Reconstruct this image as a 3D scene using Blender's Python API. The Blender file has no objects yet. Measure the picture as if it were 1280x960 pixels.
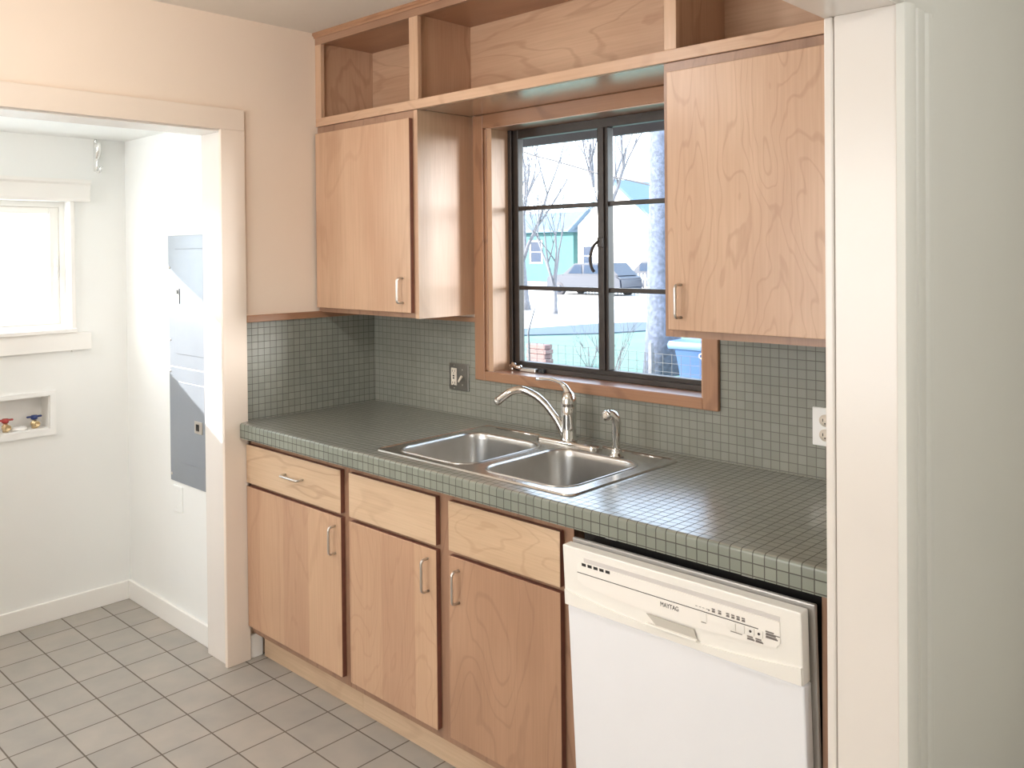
import bpy, bmesh, math, random
from mathutils import Vector, Matrix, Euler, noise
random.seed(7)
PI = math.pi
R = math.radians
scene = bpy.context.scene
COL = scene.collection

# ------------------------------------------------------------------ materials
def srgb(r, g, b):
    f = lambda c: (c/255/12.92 if c/255 <= .04045 else ((c/255+.055)/1.055)**2.4)
    return (f(r), f(g), f(b), 1)

class NT:
    def __init__(s, name):
        s.m = bpy.data.materials.new(name); s.m.use_nodes = True
        s.t = s.m.node_tree; s.t.nodes.clear()
        s.out = s.t.nodes.new('ShaderNodeOutputMaterial')
        s.b = s.t.nodes.new('ShaderNodeBsdfPrincipled')
        s.t.links.new(s.b.outputs[0], s.out.inputs[0])
    def n(s, typ, **kw):
        nd = s.t.nodes.new(typ)
        for k, v in kw.items():
            if k.startswith('i_'):
                key = k[2:]
                key = int(key) if key.isdigit() else key.replace('_', ' ')
                nd.inputs[key].default_value = v
            else:
                setattr(nd, k, v)
        return nd
    def l(s, a, b): s.t.links.new(a, b)
    def setp(s, **kw):
        for k, v in kw.items(): s.b.inputs[k.replace('_', ' ')].default_value = v
    def ramp(s, fac, stops):
        r = s.n('ShaderNodeValToRGB'); e = r.color_ramp.elements
        while len(e) < len(stops): e.new(.5)
        for i, (p, c) in enumerate(stops): e[i].position = p; e[i].color = c
        s.l(fac, r.inputs[0]); return r.outputs[0]
    def mix(s, fac, a, b, mode='MIX'):
        m = s.n('ShaderNodeMix', data_type='RGBA', blend_type=mode)
        for inp, v in ((0, fac), (6, a), (7, b)):
            if hasattr(v, 'is_linked'): s.l(v, m.inputs[inp])
            else: m.inputs[inp].default_value = v
        return m.outputs[2]
    def bump(s, h, strength, dist=.001):
        b = s.n('ShaderNodeBump'); b.inputs['Strength'].default_value = strength
        b.inputs['Distance'].default_value = dist
        s.l(h, b.inputs['Height']); s.l(b.outputs[0], s.b.inputs['Normal'])

def plain(name, col, rough=.5, metal=0, var=.04, scale=8, bump=0, bscale=60, spec=.5, coat=0):
    t = NT(name); t.setp(Roughness=rough, Metallic=metal)
    t.b.inputs['Specular IOR Level'].default_value = spec
    t.b.inputs['Coat Weight'].default_value = coat; t.b.inputs['Coat Roughness'].default_value = rough
    if coat == 1: t.b.inputs['Coat IOR'].default_value = 2.2
    tc = t.n('ShaderNodeTexCoord')
    nz = t.n('ShaderNodeTexNoise', i_Scale=scale, i_Detail=3.0); t.l(tc.outputs['Object'], nz.inputs['Vector'])
    lo = tuple(c*(1-var) for c in col[:3])+(1,); hi = tuple(min(1, c*(1+var)) for c in col[:3])+(1,)
    t.l(t.ramp(nz.outputs[0], [(.3, lo), (.7, hi)]), t.b.inputs['Base Color'])
    if bump:
        n2 = t.n('ShaderNodeTexNoise', i_Scale=bscale, i_Detail=4.0); t.l(tc.outputs['Object'], n2.inputs['Vector'])
        t.bump(n2.outputs[0], bump, .002)
    return t.m

WOODS = {}
def wood(seed=0, grain='z', tone='door', rings=9.0, fig=.16, rough=None):
    key = (seed, grain, tone, rings, fig, rough)
    if key in WOODS: return WOODS[key]
    t = NT('birch_%s_%s_%d' % (tone, grain, seed)); t.setp(Roughness=.36)
    t.b.inputs['Coat Weight'].default_value = .15; t.b.inputs['Coat Roughness'].default_value = .25
    base = {'door': (srgb(214,178,148), srgb(200,160,130), srgb(158,116,88)),
            'drawer': (srgb(220,190,158), srgb(206,174,141), srgb(170,130,100)),
            'dark': (srgb(192,152,122), srgb(172,132,104), srgb(138,98,76)),
            'frame': (srgb(176,138,112), srgb(156,118,94), srgb(122,88,70)),
            'plank': (srgb(208,168,136), srgb(188,146,118), srgb(152,108,84)),
            'casing': (srgb(180,136,104), srgb(160,116,88), srgb(120,82,62))}[tone]
    tc = t.n('ShaderNodeTexCoord')
    sc = {'z': (1, 1, .33), 'x': (.33, 1, 1), 'y': (1, .33, 1)}[grain]
    mp = t.n('ShaderNodeMapping'); mp.inputs['Scale'].default_value = sc
    mp.inputs['Location'].default_value = (seed*3.17, seed*1.31, seed*2.23)
    t.l(tc.outputs['Object'], mp.inputs['Vector'])
    big = t.n('ShaderNodeTexNoise', i_Scale=3.0, i_Detail=3.5, i_Distortion=.7, i_Roughness=.42); t.l(mp.outputs[0], big.inputs['Vector'])
    mul = t.n('ShaderNodeMath', operation='MULTIPLY', i_1=rings*6.28318); t.l(big.outputs[0], mul.inputs[0])
    sn = t.n('ShaderNodeMath', operation='SINE'); t.l(mul.outputs[0], sn.inputs[0])
    lines = t.ramp(sn.outputs[0], [(.80, (0, 0, 0, 1)), (1.0, (1, 1, 1, 1))])
    mp2 = t.n('ShaderNodeMapping'); s2 = {'z': (1, 1, .03), 'x': (.03, 1, 1), 'y': (1, .03, 1)}[grain]
    mp2.inputs['Scale'].default_value = s2; t.l(tc.outputs['Object'], mp2.inputs['Vector'])
    fine = t.n('ShaderNodeTexNoise', i_Scale=170.0, i_Detail=3.0); t.l(mp2.outputs[0], fine.inputs['Vector'])
    cloud = t.n('ShaderNodeTexNoise', i_Scale=5.0, i_Detail=3.0); t.l(mp.outputs[0], cloud.inputs['Vector'])
    c1 = t.ramp(cloud.outputs[0], [(.3, base[1]), (.7, base[0])])
    if tone == 'plank':   # boards of differing colour glued side by side
        sp = t.n('ShaderNodeSeparateXYZ'); t.l(tc.outputs['Object'], sp.inputs[0])
        m1 = t.n('ShaderNodeMath', operation='MULTIPLY_ADD', i_1=6.3, i_2=seed*.37+.2); t.l(sp.outputs[0], m1.inputs[0])
        fl = t.n('ShaderNodeMath', operation='FLOOR'); t.l(m1.outputs[0], fl.inputs[0])
        wn = t.n('ShaderNodeTexWhiteNoise', noise_dimensions='1D'); t.l(fl.outputs[0], wn.inputs['W'])
        pc = t.ramp(wn.outputs[0], [(0, srgb(184,144,116)), (1, srgb(214,178,144))])
        c1 = t.mix(.55, c1, pc)
    m = t.n('ShaderNodeMath', operation='MULTIPLY', i_1=fig*2); t.l(lines, m.inputs[0])
    c2 = t.mix(m.outputs[0], c1, base[2])
    f2 = t.ramp(fine.outputs[0], [(.3, (.88, .86, .84, 1)), (.65, (1.0, 1.0, 1.0, 1))])
    c3 = t.mix(.8, c2, f2, 'MULTIPLY')
    hs = t.n('ShaderNodeHueSaturation'); hs.inputs['Saturation'].default_value = 1.0; hs.inputs['Value'].default_value = .95; t.l(c3, hs.inputs['Color']); c3 = hs.outputs[0]
    t.l(c3, t.b.inputs['Base Color'])
    if rough is not None: t.setp(Roughness=rough); t.b.inputs['Coat Weight'].default_value = 1; t.b.inputs['Coat Roughness'].default_value = .25; t.b.inputs['Coat IOR'].default_value = 2.1
    WOODS[key] = t.m
    return t.m

def tiles(name, axes, pitch, mortar, c1, c2, cm, off=(0, 0), rough=.3, bump=.5, smooth=.1, cloud=None, rvar=0, mrough=None, spec=None):
    """square tiles laid edge to edge on a plane whose two in-plane axes are given"""
    t = NT(name)
    tc = t.n('ShaderNodeTexCoord'); sp = t.n('ShaderNodeSeparateXYZ'); t.l(tc.outputs['Object'], sp.inputs[0])
    cb = t.n('ShaderNodeCombineXYZ')
    for k, ax in enumerate(axes):
        a = t.n('ShaderNodeMath', operation='SUBTRACT', i_1=off[k]-pitch*60); t.l(sp.outputs[ax], a.inputs[0])
        t.l(a.outputs[0], cb.inputs[k])
    br = t.n('ShaderNodeTexBrick'); br.offset = 0; br.squash = 1
    br.inputs['Scale'].default_value = 1; br.inputs['Mortar Size'].default_value = mortar
    br.inputs['Mortar Smooth'].default_value = smooth; br.inputs['Bias'].default_value = 0
    br.inputs['Brick Width'].default_value = pitch; br.inputs['Row Height'].default_value = pitch
    br.inputs['Color1'].default_value = c1; br.inputs['Color2'].default_value = c2; br.inputs['Mortar'].default_value = cm
    t.l(cb.outputs[0], br.inputs['Vector'])
    nz = t.n('ShaderNodeTexNoise', i_Scale=(3.0 if cloud is None else cloud), i_Detail=4.0); t.l(tc.outputs['Object'], nz.inputs['Vector'])
    var = t.ramp(nz.outputs[0], [(.3, (.9, .91, .9, 1)), (.7, (1.06, 1.04, 1.0, 1))])
    t.l(t.mix(1.0, br.outputs['Color'], var, 'MULTIPLY'), t.b.inputs['Base Color'])
    rr = t.ramp(br.outputs['Fac'], [(0, (rough,)*3+(1,)), (1, ((mrough or .8),)*3+(1,))])
    t.l(rr, t.b.inputs['Roughness'])
    inv = t.n('ShaderNodeMath', operation='SUBTRACT', i_0=1.0); t.l(br.outputs['Fac'], inv.inputs[1])
    n3 = t.n('ShaderNodeTexNoise', i_Scale=30.0, i_Detail=1.0); t.l(tc.outputs['Object'], n3.inputs['Vector'])
    ad = t.n('ShaderNodeMath', operation='MULTIPLY_ADD', i_1=rvar); t.l(n3.outputs[0], ad.inputs[0]); t.l(inv.outputs[0], ad.inputs[2])
    t.bump(ad.outputs[0], bump, .001)
    if spec: t.b.inputs['Specular IOR Level'].default_value = spec; t.l(t.ramp(br.outputs['Fac'], [(0, (1, 1, 1, 1)), (.6, (0, 0, 0, 1))]), t.b.inputs['Coat Weight']); t.b.inputs['Coat Roughness'].default_value = .24; t.b.inputs['Coat IOR'].default_value = 1.65
    return t.m

M = {}
M['wall'] = plain('wall_paint_cream', srgb(236,218,200), .5, var=.015, scale=3, bump=.08, bscale=40)
M['wall_white'] = plain('wall_paint_white', srgb(243,243,240), .5, var=.012, scale=3, bump=.12, bscale=14)
M['wall_grey'] = plain('wall_paint_pale_grey', srgb(226,224,216), .5, var=.012, scale=3, bump=.1, bscale=30)
M['ceil'] = plain('ceiling_paint', srgb(226,218,206), .8, var=.015, bump=.06)
M['trimcream'] = plain('trim_gloss_cream', srgb(232,216,200), .35, var=.012, scale=4, bump=.05, bscale=18)
M['trimw'] = plain('trim_gloss_white', srgb(246,243,238), .3, var=.012, scale=4, bump=.05, bscale=18)
M['trimjamb'] = plain('jamb_gloss_white', srgb(234,226,218), .25, var=.012, scale=4, bump=.04, bscale=10)
M['steelframe'] = plain('dark_painted_steel', srgb(50,42,37), .42, var=.15, scale=20, bump=.25, bscale=50)
M['steel'] = plain('brushed_stainless', (.62,.60,.57,1), .26, 1, var=.05, scale=40)
M['steel_bowl'] = plain('satin_stainless', (.56,.54,.51,1), .3, 1, var=.06, scale=12)
M['chrome'] = plain('chrome', (.72,.70,.67,1), .08, 1, var=.02)
M['nickel'] = plain('satin_nickel', (.66,.63,.59,1), .3, 1, var=.04)
M['dwwhite'] = plain('appliance_enamel_white', srgb(242,241,243), .28, var=.008)
M['dwbis'] = plain('appliance_plastic_offwhite', srgb(245,240,232), .35, var=.008)
M['dwgrey'] = plain('appliance_grey_edge', srgb(176,172,168), .35, metal=.3, var=.02)
M['ink'] = plain('grey_print', srgb(120,112,106), .6, var=.02)
M['inkdark'] = plain('dark_print', srgb(58,50,46), .6, var=.02)
M['hook'] = plain('white_satin_metal', (.80,.80,.78,1), .22, .75, var=.02)
M['door_edge'] = plain('dark_stained_edge', srgb(122,76,62), .45, var=.1, scale=30)
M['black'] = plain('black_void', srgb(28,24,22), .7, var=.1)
M['plate_white'] = plain('plate_plastic_white', srgb(246,245,242), .35, var=.01)
M['ivory'] = plain('receptacle_ivory', srgb(228,216,200), .4, var=.01)
M['plate_steel'] = plain('stainless_plate', (.30,.29,.27,1), .3, .9, var=.05, scale=40)
M['panelgrey'] = plain('electrical_panel_grey', srgb(146,152,160), .32, .25, var=.02)
M['brass'] = plain('valve_brass', (.72,.55,.32,1), .28, 1, var=.05)
M['red'] = plain('red_handle', srgb(170,60,58), .4)
M['blue'] = plain('blue_handle', srgb(42,62,120), .4)
M['lamp_rim'] = plain('lamp_rim', srgb(220,214,205), .3, .4)
M['rubber'] = plain('grey_rubber', srgb(70,68,66), .7)
PITCH = .0268
G1, G2, GM = srgb(146,147,137), srgb(134,136,127), srgb(84,81,75)
M['mos_top'] = tiles('mosaic_top', (0, 1), PITCH, .0013, G1, G2, GM, (.003, -.666), rough=.28, bump=.4, rvar=.05, spec=1.0)
M['mos_front'] = tiles('mosaic_front', (0, 2), PITCH, .0013, srgb(138,142,131), srgb(126,130,120), GM, (.003, .9155), rough=.3, bump=.5)
M['mos_end'] = tiles('mosaic_end', (1, 2), PITCH, .0015, G1, G2, GM, (0, .9155), rough=.3, bump=.5)
M['mos_back'] = tiles('mosaic_back', (0, 2), PITCH, .0012, srgb(144,144,135), srgb(136,137,128), srgb(110,108,102), (.012, .9155), rough=.36, bump=.35, rvar=.3)
M['mos_left'] = tiles('mosaic_left', (1, 2), PITCH, .0012, srgb(142,143,134), srgb(132,134,126), srgb(96,95,89), (-.008, .9155), rough=.34, bump=.4, rvar=.3)
M['floor'] = tiles('floor_tiles', (0, 1), .1673, .0026, srgb(170,163,155), srgb(161,155,148), srgb(104,95,86), (-.7879, -.6511), rough=.42, bump=.7, cloud=9, rvar=.3)
M['lawn'] = plain('pale_lawn', (.058,.13,.105,1), .9, var=.15, scale=1.5, bump=.4, bscale=30)
M['road'] = plain('concrete', (.5,.5,.5,1), .9, var=.04, scale=.6)
M['lawn_shade'] = plain('blue_grey_lawn_shade', (.035,.062,.09,1), .9, var=.06, scale=2)  # shade colour for the shadow band laid on the lawn
M['teal'] = plain('teal_siding', (.028,.10,.11,1), .8, var=.05, scale=2)
M['whitewall'] = plain('white_siding', srgb(232,230,226), .8, var=.03)
M['roof'] = plain('blue_grey_shingle', (.07,.12,.18,1), .8, var=.1, scale=8)
M['bark'] = plain('pale_bark', (.09,.095,.11,1), .9, var=.2, scale=14, bump=.5, bscale=20)
M['bark2'] = plain('furrowed_bark', (.06,.075,.115,1), .9, var=.4, scale=16, bump=.8, bscale=18)
M['carpaint'] = plain('dark_blue_grey_car_paint', (.014,.022,.04,1), .45, .1, var=.02)
M['cargl'] = plain('car_glass', (.015,.03,.06,1), .1, var=.1)
M['tyre'] = plain('tyre_rubber', srgb(60,60,66), .8)
M['bin'] = plain('blue_bin_plastic', (.018,.055,.15,1), .5, var=.04)
M['binlid'] = plain('blue_bin_lid', (.03,.075,.17,1), .5, var=.04)
M['wire'] = plain('weathered_wire', (.03,.035,.04,1), .7, .0)
M['crate'] = plain('red_brown_brick', (.14,.085,.085,1), .85, var=.15, scale=20)
M['eave'] = plain('eave_paint_grey', srgb(92,86,92), .7, var=.12, scale=6)
M['shade'] = plain('window_roller_film', srgb(240,240,238), .6)
M['letters'] = plain('white_lettering', srgb(240,240,240), .5)

def glass_mat(name, tint=(1, 1, 1, 1), refl=.07):
    t = NT(name); t.t.nodes.remove(t.b)
    tr = t.n('ShaderNodeBsdfTransparent'); tr.inputs[0].default_value = tint
    gl = t.n('ShaderNodeBsdfGlossy'); gl.inputs['Roughness'].default_value = .02
    tc = t.n('ShaderNodeTexCoord'); nz = t.n('ShaderNodeTexNoise', i_Scale=3.0); t.l(tc.outputs['Object'], nz.inputs['Vector'])
    fr = t.n('ShaderNodeFresnel', i_IOR=1.15)
    mx = t.n('ShaderNodeMixShader'); t.l(fr.outputs[0], mx.inputs[0])
    t.l(tr.outputs[0], mx.inputs[1]); t.l(gl.outputs[0], mx.inputs[2])
    t.l(mx.outputs[0], t.out.inputs[0]); return t.m
M['glass'] = glass_mat('window_glass')
def frosted(name):
    t = NT(name); t.t.nodes.remove(t.b)
    tr = t.n('ShaderNodeBsdfTransparent'); tl = t.n('ShaderNodeBsdfTranslucent'); tl.inputs[0].default_value = (.9, .93, .95, 1)
    tr.inputs[0].default_value = (.95, .97, 1, 1)
    mx = t.n('ShaderNodeMixShader', i_0=.3); t.l(tr.outputs[0], mx.inputs[1]); t.l(tl.outputs[0], mx.inputs[2])
    t.l(mx.outputs[0], t.out.inputs[0]); return t.m
M['frost'] = frosted('obscure_glass')
def emis(name, col, s):
    t = NT(name); t.setp(Roughness=.5)
    t.b.inputs['Base Color'].default_value = (.9, .9, .88, 1)
    t.b.inputs['Emission Color'].default_value = col; t.b.inputs['Emission Strength'].default_value = s
    return t.m

# ------------------------------------------------------------------ mesh helpers
def B(): return bmesh.new()
def box(bm, x0, x1, y0, y1, z0, z1, bev=0, seg=2, mat=0):
    vs = [bm.verts.new((x, y, z)) for x in (x0, x1) for y in (y0, y1) for z in (z0, z1)]
    q = [(0, 1, 3, 2), (4, 6, 7, 5), (0, 4, 5, 1), (2, 3, 7, 6), (0, 2, 6, 4), (1, 5, 7, 3)]
    fs = [bm.faces.new([vs[i] for i in f]) for f in q]
    for f in fs: f.material_index = mat
    if bev:
        es = set(e for f in fs for e in f.edges)
        bmesh.ops.bevel(bm, geom=list(es), offset=bev, segments=seg, affect='EDGES', profile=.5)
    return fs
def prism(bm, poly, axis, a, b, mat=0):
    """poly is a list of 2-D points in the plane across the axis (x: y,z; y: x,z; z: x,y)"""
    def P(p, t):
        return {'x': (t, p[0], p[1]), 'y': (p[0], t, p[1]), 'z': (p[0], p[1], t)}[axis]
    v0 = [bm.verts.new(P(p, a)) for p in poly]; v1 = [bm.verts.new(P(p, b)) for p in poly]
    fs = [bm.faces.new(v0[::-1]), bm.faces.new(v1)]
    n = len(poly)
    for i in range(n): fs.append(bm.faces.new((v0[i], v0[(i+1) % n], v1[(i+1) % n], v1[i])))
    for f in fs: f.material_index = mat
    bmesh.ops.recalc_face_normals(bm, faces=fs)
    return fs
def tube(bm, pts, rads, seg=12, caps=True):
    pts = [Vector(p) for p in pts]
    if not hasattr(rads, '__len__'): rads = [rads]*len(pts)
    rings = []; up = None
    for i, p in enumerate(pts):
        d = (pts[min(i+1, len(pts)-1)]-pts[max(i-1, 0)]).normalized()
        if up is None:
            up = Vector((0, 0, 1)) if abs(d.z) < .9 else Vector((0, 1, 0))
        s = d.cross(up).normalized(); up = s.cross(d).normalized()
        r = rads[i]; rx, ry = (r if hasattr(r, '__len__') else (r, r))
        rings.append([bm.verts.new(p+s*rx*math.cos(2*PI*k/seg)+up*ry*math.sin(2*PI*k/seg)) for k in range(seg)])
    fs = []
    for a, b in zip(rings, rings[1:]):
        for k in range(seg): fs.append(bm.faces.new((a[k], a[(k+1) % seg], b[(k+1) % seg], b[k])))
    if caps: fs.append(bm.faces.new(rings[0][::-1])); fs.append(bm.faces.new(rings[-1]))
    for f in fs: f.smooth = True
    bmesh.ops.recalc_face_normals(bm, faces=fs)
def lathe(bm, prof, c, axis='z', seg=28):
    """prof: list of (radius, height along axis)"""
    rings = []
    for r, h in prof:
        ring = []
        for k in range(seg):
            a = 2*PI*k/seg; u, v = r*math.cos(a), r*math.sin(a)
            o = {'z': (u, v, h), 'y': (u, h, v), 'x': (h, u, v)}[axis]
            ring.append(bm.verts.new(Vector(c)+Vector(o)))
        rings.append(ring)
    fs = []
    for a, b in zip(rings, rings[1:]):
        for k in range(seg): fs.append(bm.faces.new((a[k], a[(k+1) % seg], b[(k+1) % seg], b[k])))
    fs.append(bm.faces.new(rings[0][::-1])); fs.append(bm.faces.new(rings[-1]))
    for f in fs: f.smooth = True
    bmesh.ops.recalc_face_normals(bm, faces=fs)
def smooth(pts, n=6):
    """Catmull-Rom through the points"""
    P = [Vector(p) for p in pts]; out = []
    for i in range(len(P)-1):
        p0 = P[max(i-1, 0)]; p1 = P[i]; p2 = P[i+1]; p3 = P[min(i+2, len(P)-1)]
        for k in range(n):
            t = k/n
            out.append(.5*((2*p1)+(p2-p0)*t+(2*p0-5*p1+4*p2-p3)*t*t+(3*p1-p0-3*p2+p3)*t**3))
    out.append(P[-1]); return out
def rrect(x0, x1, y0, y1, r, n=6):
    pts = []
    for cx, cy, a in ((x1-r, y1-r, 0), (x0+r, y1-r, 90), (x0+r, y0+r, 180), (x1-r, y0+r, 270)):
        for k in range(n+1):
            t = R(a+90*k/n); pts.append((cx+r*math.cos(t), cy+r*math.sin(t)))
    return pts
def loft(bm, rings, cap0=False, cap1=True, sm=True):
    rv = [[bm.verts.new(p) for p in r] for r in rings]; fs = []
    for a, b in zip(rv, rv[1:]):
        n = len(a)
        for k in range(n): fs.append(bm.faces.new((a[k], a[(k+1) % n], b[(k+1) % n], b[k])))
    if cap0: fs.append(bm.faces.new(rv[0][::-1]))
    if cap1: fs.append(bm.faces.new(rv[-1]))
    for f in fs: f.smooth = sm
    return fs

# ------------------------------------------------------------------ object helpers
ORG = {}
def obj(name, bm, mat=None, parent=None, auto=None, weld=False):
    me = bpy.data.meshes.new(name)
    o0 = ORG.get(parent.name, Vector((0, 0, 0))) if parent else Vector((0, 0, 0))
    bmesh.ops.translate(bm, verts=bm.verts, vec=-o0)
    bm.to_mesh(me); bm.free()
    o = bpy.data.objects.new(name, me); COL.objects.link(o)
    for m in (mat if isinstance(mat, (list, tuple)) else [mat]): me.materials.append(m)
    if parent: o.parent = parent; ORG[o.name] = o0
    if auto is not None:
        for p in me.polygons: p.use_smooth = True
        me.set_sharp_from_angle(angle=R(auto))
    return o
def tag(o, label, cat, group=None, kind=None):
    if label: o['label'] = label
    if cat: o['category'] = cat
    if group: o['group'] = group
    if kind: o['kind'] = kind
    return o
def struct(o): o['kind'] = 'structure'; return o
def thing(name, label, cat, loc, group=None):
    o = bpy.data.objects.new(name, None); COL.objects.link(o); o.location = loc
    o.empty_display_size = .1
    ORG[o.name] = Vector(loc)
    return tag(o, label, cat, group)
def boolean_cut(o, cutters):
    for bmc in cutters:
        me = bpy.data.meshes.new('cut'); bmc.to_mesh(me); bmc.free()
        c = bpy.data.objects.new('cut', me); COL.objects.link(c)
        md = o.modifiers.new('b', 'BOOLEAN'); md.operation = 'DIFFERENCE'; md.object = c; md.solver = 'EXACT'
        bpy.context.view_layer.update()
        dg = bpy.context.evaluated_depsgraph_get()
        new = bpy.data.meshes.new_from_object(o.evaluated_get(dg))
        o.modifiers.clear(); old = o.data; nm = old.name; o.data = new; bpy.data.meshes.remove(old); new.name = nm
        bpy.data.objects.remove(c); bpy.data.meshes.remove(me)
def simple(name, args, mat, parent=None, bev=0):
    bm = B(); box(bm, *args, bev=bev); return obj(name, bm, mat, parent)
def text_bm(s, size, at, mat4=None):
    """lettering as a thin solid mesh, standing in the x-z plane and facing -y"""
    cu = bpy.data.curves.new('t', 'FONT'); cu.body = s; cu.size = size; cu.extrude = .0003; cu.align_x = 'LEFT'
    to = bpy.data.objects.new('t', cu); COL.objects.link(to); bpy.context.view_layer.update()
    me = bpy.data.meshes.new_from_object(to.evaluated_get(bpy.context.evaluated_depsgraph_get()))
    bm = B(); bm.from_mesh(me); bpy.data.objects.remove(to); bpy.data.curves.remove(cu); bpy.data.meshes.remove(me)
    bmesh.ops.rotate(bm, verts=bm.verts, cent=(0, 0, 0), matrix=Matrix.Rotation(R(90), 3, 'X'))
    bmesh.ops.translate(bm, verts=bm.verts, vec=Vector(at))
    return bm

# ================================================================== THE ROOM
H = .915; ZC = 2.452
CW = 2.289           # right end of the kitchen
# floor
bm = B(); box(bm, -1.06, 5.75, -3.75, .16, -.1, 0)
floor = struct(obj('floor', bm, M['floor']))
# back wall with the window hole
WX0, WX1, WZ0, WZ1 = .705, 1.625, 1.10, 2.018
bm = B()
box(bm, 0, WX0, 0, .16, 0, ZC); box(bm, WX1, CW, 0, .16, 0, ZC)
box(bm, WX0, WX1, 0, .16, 0, WZ0-.012); box(bm, WX0, WX1, 0, .16, WZ1+.012, ZC)
struct(obj('wall_back', bm, M['wall']))
# left wall with the laundry opening
ZH = 2.015
bm = B()
box(bm, -.155, 0, -.70, .16, 0, ZC)
box(bm, -.155, 0, -1.85, -.70, ZH+.015, ZC)
box(bm, -.155, 0, -3.4, -1.85, 0, ZC)
struct(obj('wall_left', bm, M['wall']))
# laundry walls
bm = B(); box(bm, -1.06, -.155, -.6806, -.50, 0, ZC)
struct(obj('wall_laundry_right', bm, M['wall_white']))
L = -.9347
LY0, LY1, LZ0, LZ1 = -1.62, -.925, 1.236, 1.789
bm = B()
box(bm, L-.125, L, LY1, -.6806, 0, ZC); box(bm, L-.125, L, -3.4, LY0, 0, ZC)
# below and above the window, leaving the recess of the washer box
BX0, BX1, BZ0, BZ1 = -1.36, -1.016, .820, .962
box(bm, L-.125, L, LY0, BX0, 0, LZ0); box(bm, L-.125, L, BX1, LY1, 0, LZ0)
box(bm, L-.125, L, BX0, BX1, 0, BZ0); box(bm, L-.125, L, BX0, BX1, BZ1, LZ0)
box(bm, L-.125, L, LY0, LY1, LZ1, ZC)
struct(obj('wall_laundry_far', bm, M['wall_white']))
bm = B(); box(bm, L-.125, -.155, -3.4, -.6806, 2.067, 2.12)
struct(obj('ceiling_laundry', bm, M['wall_white']))
# kitchen front wall, right wall (with the doorway the camera looks through)
bm = B(); box(bm, -1.06, .5, -3.55, -3.4, 0, ZC); box(bm, 2.0, 2.425, -3.55, -3.4, 0, ZC); box(bm, .5, 2.0, -3.55, -3.4, 0, .7); box(bm, .5, 2.0, -3.55, -3.4, 2.1, ZC)
struct(obj('wall_front', bm, M['wall']))
bm = B()
box(bm, CW, 2.425, -.675, .5, 0, ZC)
box(bm, CW, 2.425, -2.75, -.675, 2.012, ZC)
box(bm, CW, 2.425, -3.4, -2.75, 0, ZC)
struct(obj('wall_right', bm, M['wall_grey']))
# the room the camera stands in
bm = B()
box(bm, 2.425, 5.6, .35, .5, 0, ZC)
struct(obj('wall_hall_back', bm, M['wall_grey']))
bm = B(); box(bm, 2.425, 5.75, -3.75, -3.6, 0, ZC)
struct(obj('wall_hall_front', bm, M['wall_grey']))
bm = B()
box(bm, 5.6, 5.75, -3.6, .5, 0, ZC)
struct(obj('wall_hall_right', bm, M['wall_grey']))
bm = B(); box(bm, 2.425, 5.75, .16, .5, -.1, 0)
struct(obj('floor_hall', bm, M['floor']))
bm = B(); box(bm, -1.06, 5.75, -3.75, .17, ZC, ZC+.12); box(bm, 2.289, 5.75, .17, .5, ZC, ZC+.12)
struct(obj('ceiling', bm, M['ceil']))

bm = B()
box(bm, .5, 2.0, -3.52, -3.48, .7, .76); box(bm, .5, 2.0, -3.52, -3.48, 2.04, 2.1); box(bm, .5, .56, -3.52, -3.48, .76, 2.04); box(bm, 1.94, 2.0, -3.52, -3.48, .76, 2.04); box(bm, 1.22, 1.28, -3.52, -3.48, .76, 2.04)
struct(obj('added_front_window', bm, M['trimw']))  # window made up to go with the frontal fill light
bm = B()
for i in range(40): box(bm, .47+i*.0385, .47+i*.0385+.034, -3.40+.012*(i % 2), -3.396+.012*(i % 2), .66, 2.16)
cb_ = tag(obj('added_blind', bm, plain('added_blind_fabric', (.85,.85,.83,1), .9)), 'made-up white vertical fabric blind over the added kitchen front window', 'blind')
cb_['kind'] = 'structure'; cb_.name = 'added_blind_trim'  # made-up blind, stands just behind the frontal fill light
# opening trim to the laundry: jamb boards and casing
bm = B()
box(bm, -.155, .0, -.715, -.70, 0, ZH, bev=.0015)
box(bm, -.155, .0, -1.85, -.70, ZH, ZH+.015)
box(bm, -.155, .0, -1.865, -1.85, 0, ZH)
j = obj('trim_1', bm, M['trimjamb']); struct(j)
bm = B()
box(bm, .0, .018, -.727, -.628, 0, ZH+.006, bev=.002)
box(bm, .0, .018, -1.96, -.628, ZH+.006, ZH+.085, bev=.002)
box(bm, .0, .018, -1.96, -1.862, 0, ZH+.006, bev=.002)
c = obj('trim_2', bm, M['trimcream']); struct(c)
# doorway the camera looks through
bm = B()
box(bm, CW+.020, 2.425, -.690, -.675, 0, 2.0, bev=.0015)
box(bm, CW-.0, CW+.0185, -.692, -.675, 0, 2.0, bev=.004)
box(bm, CW+.0, 2.425, -2.75, -.675, 2.0, 2.012)
box(bm, CW, 2.425, -2.765, -2.75, 0, 2.0)
struct(obj('trim_3', bm, M['trimjamb']))
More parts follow.
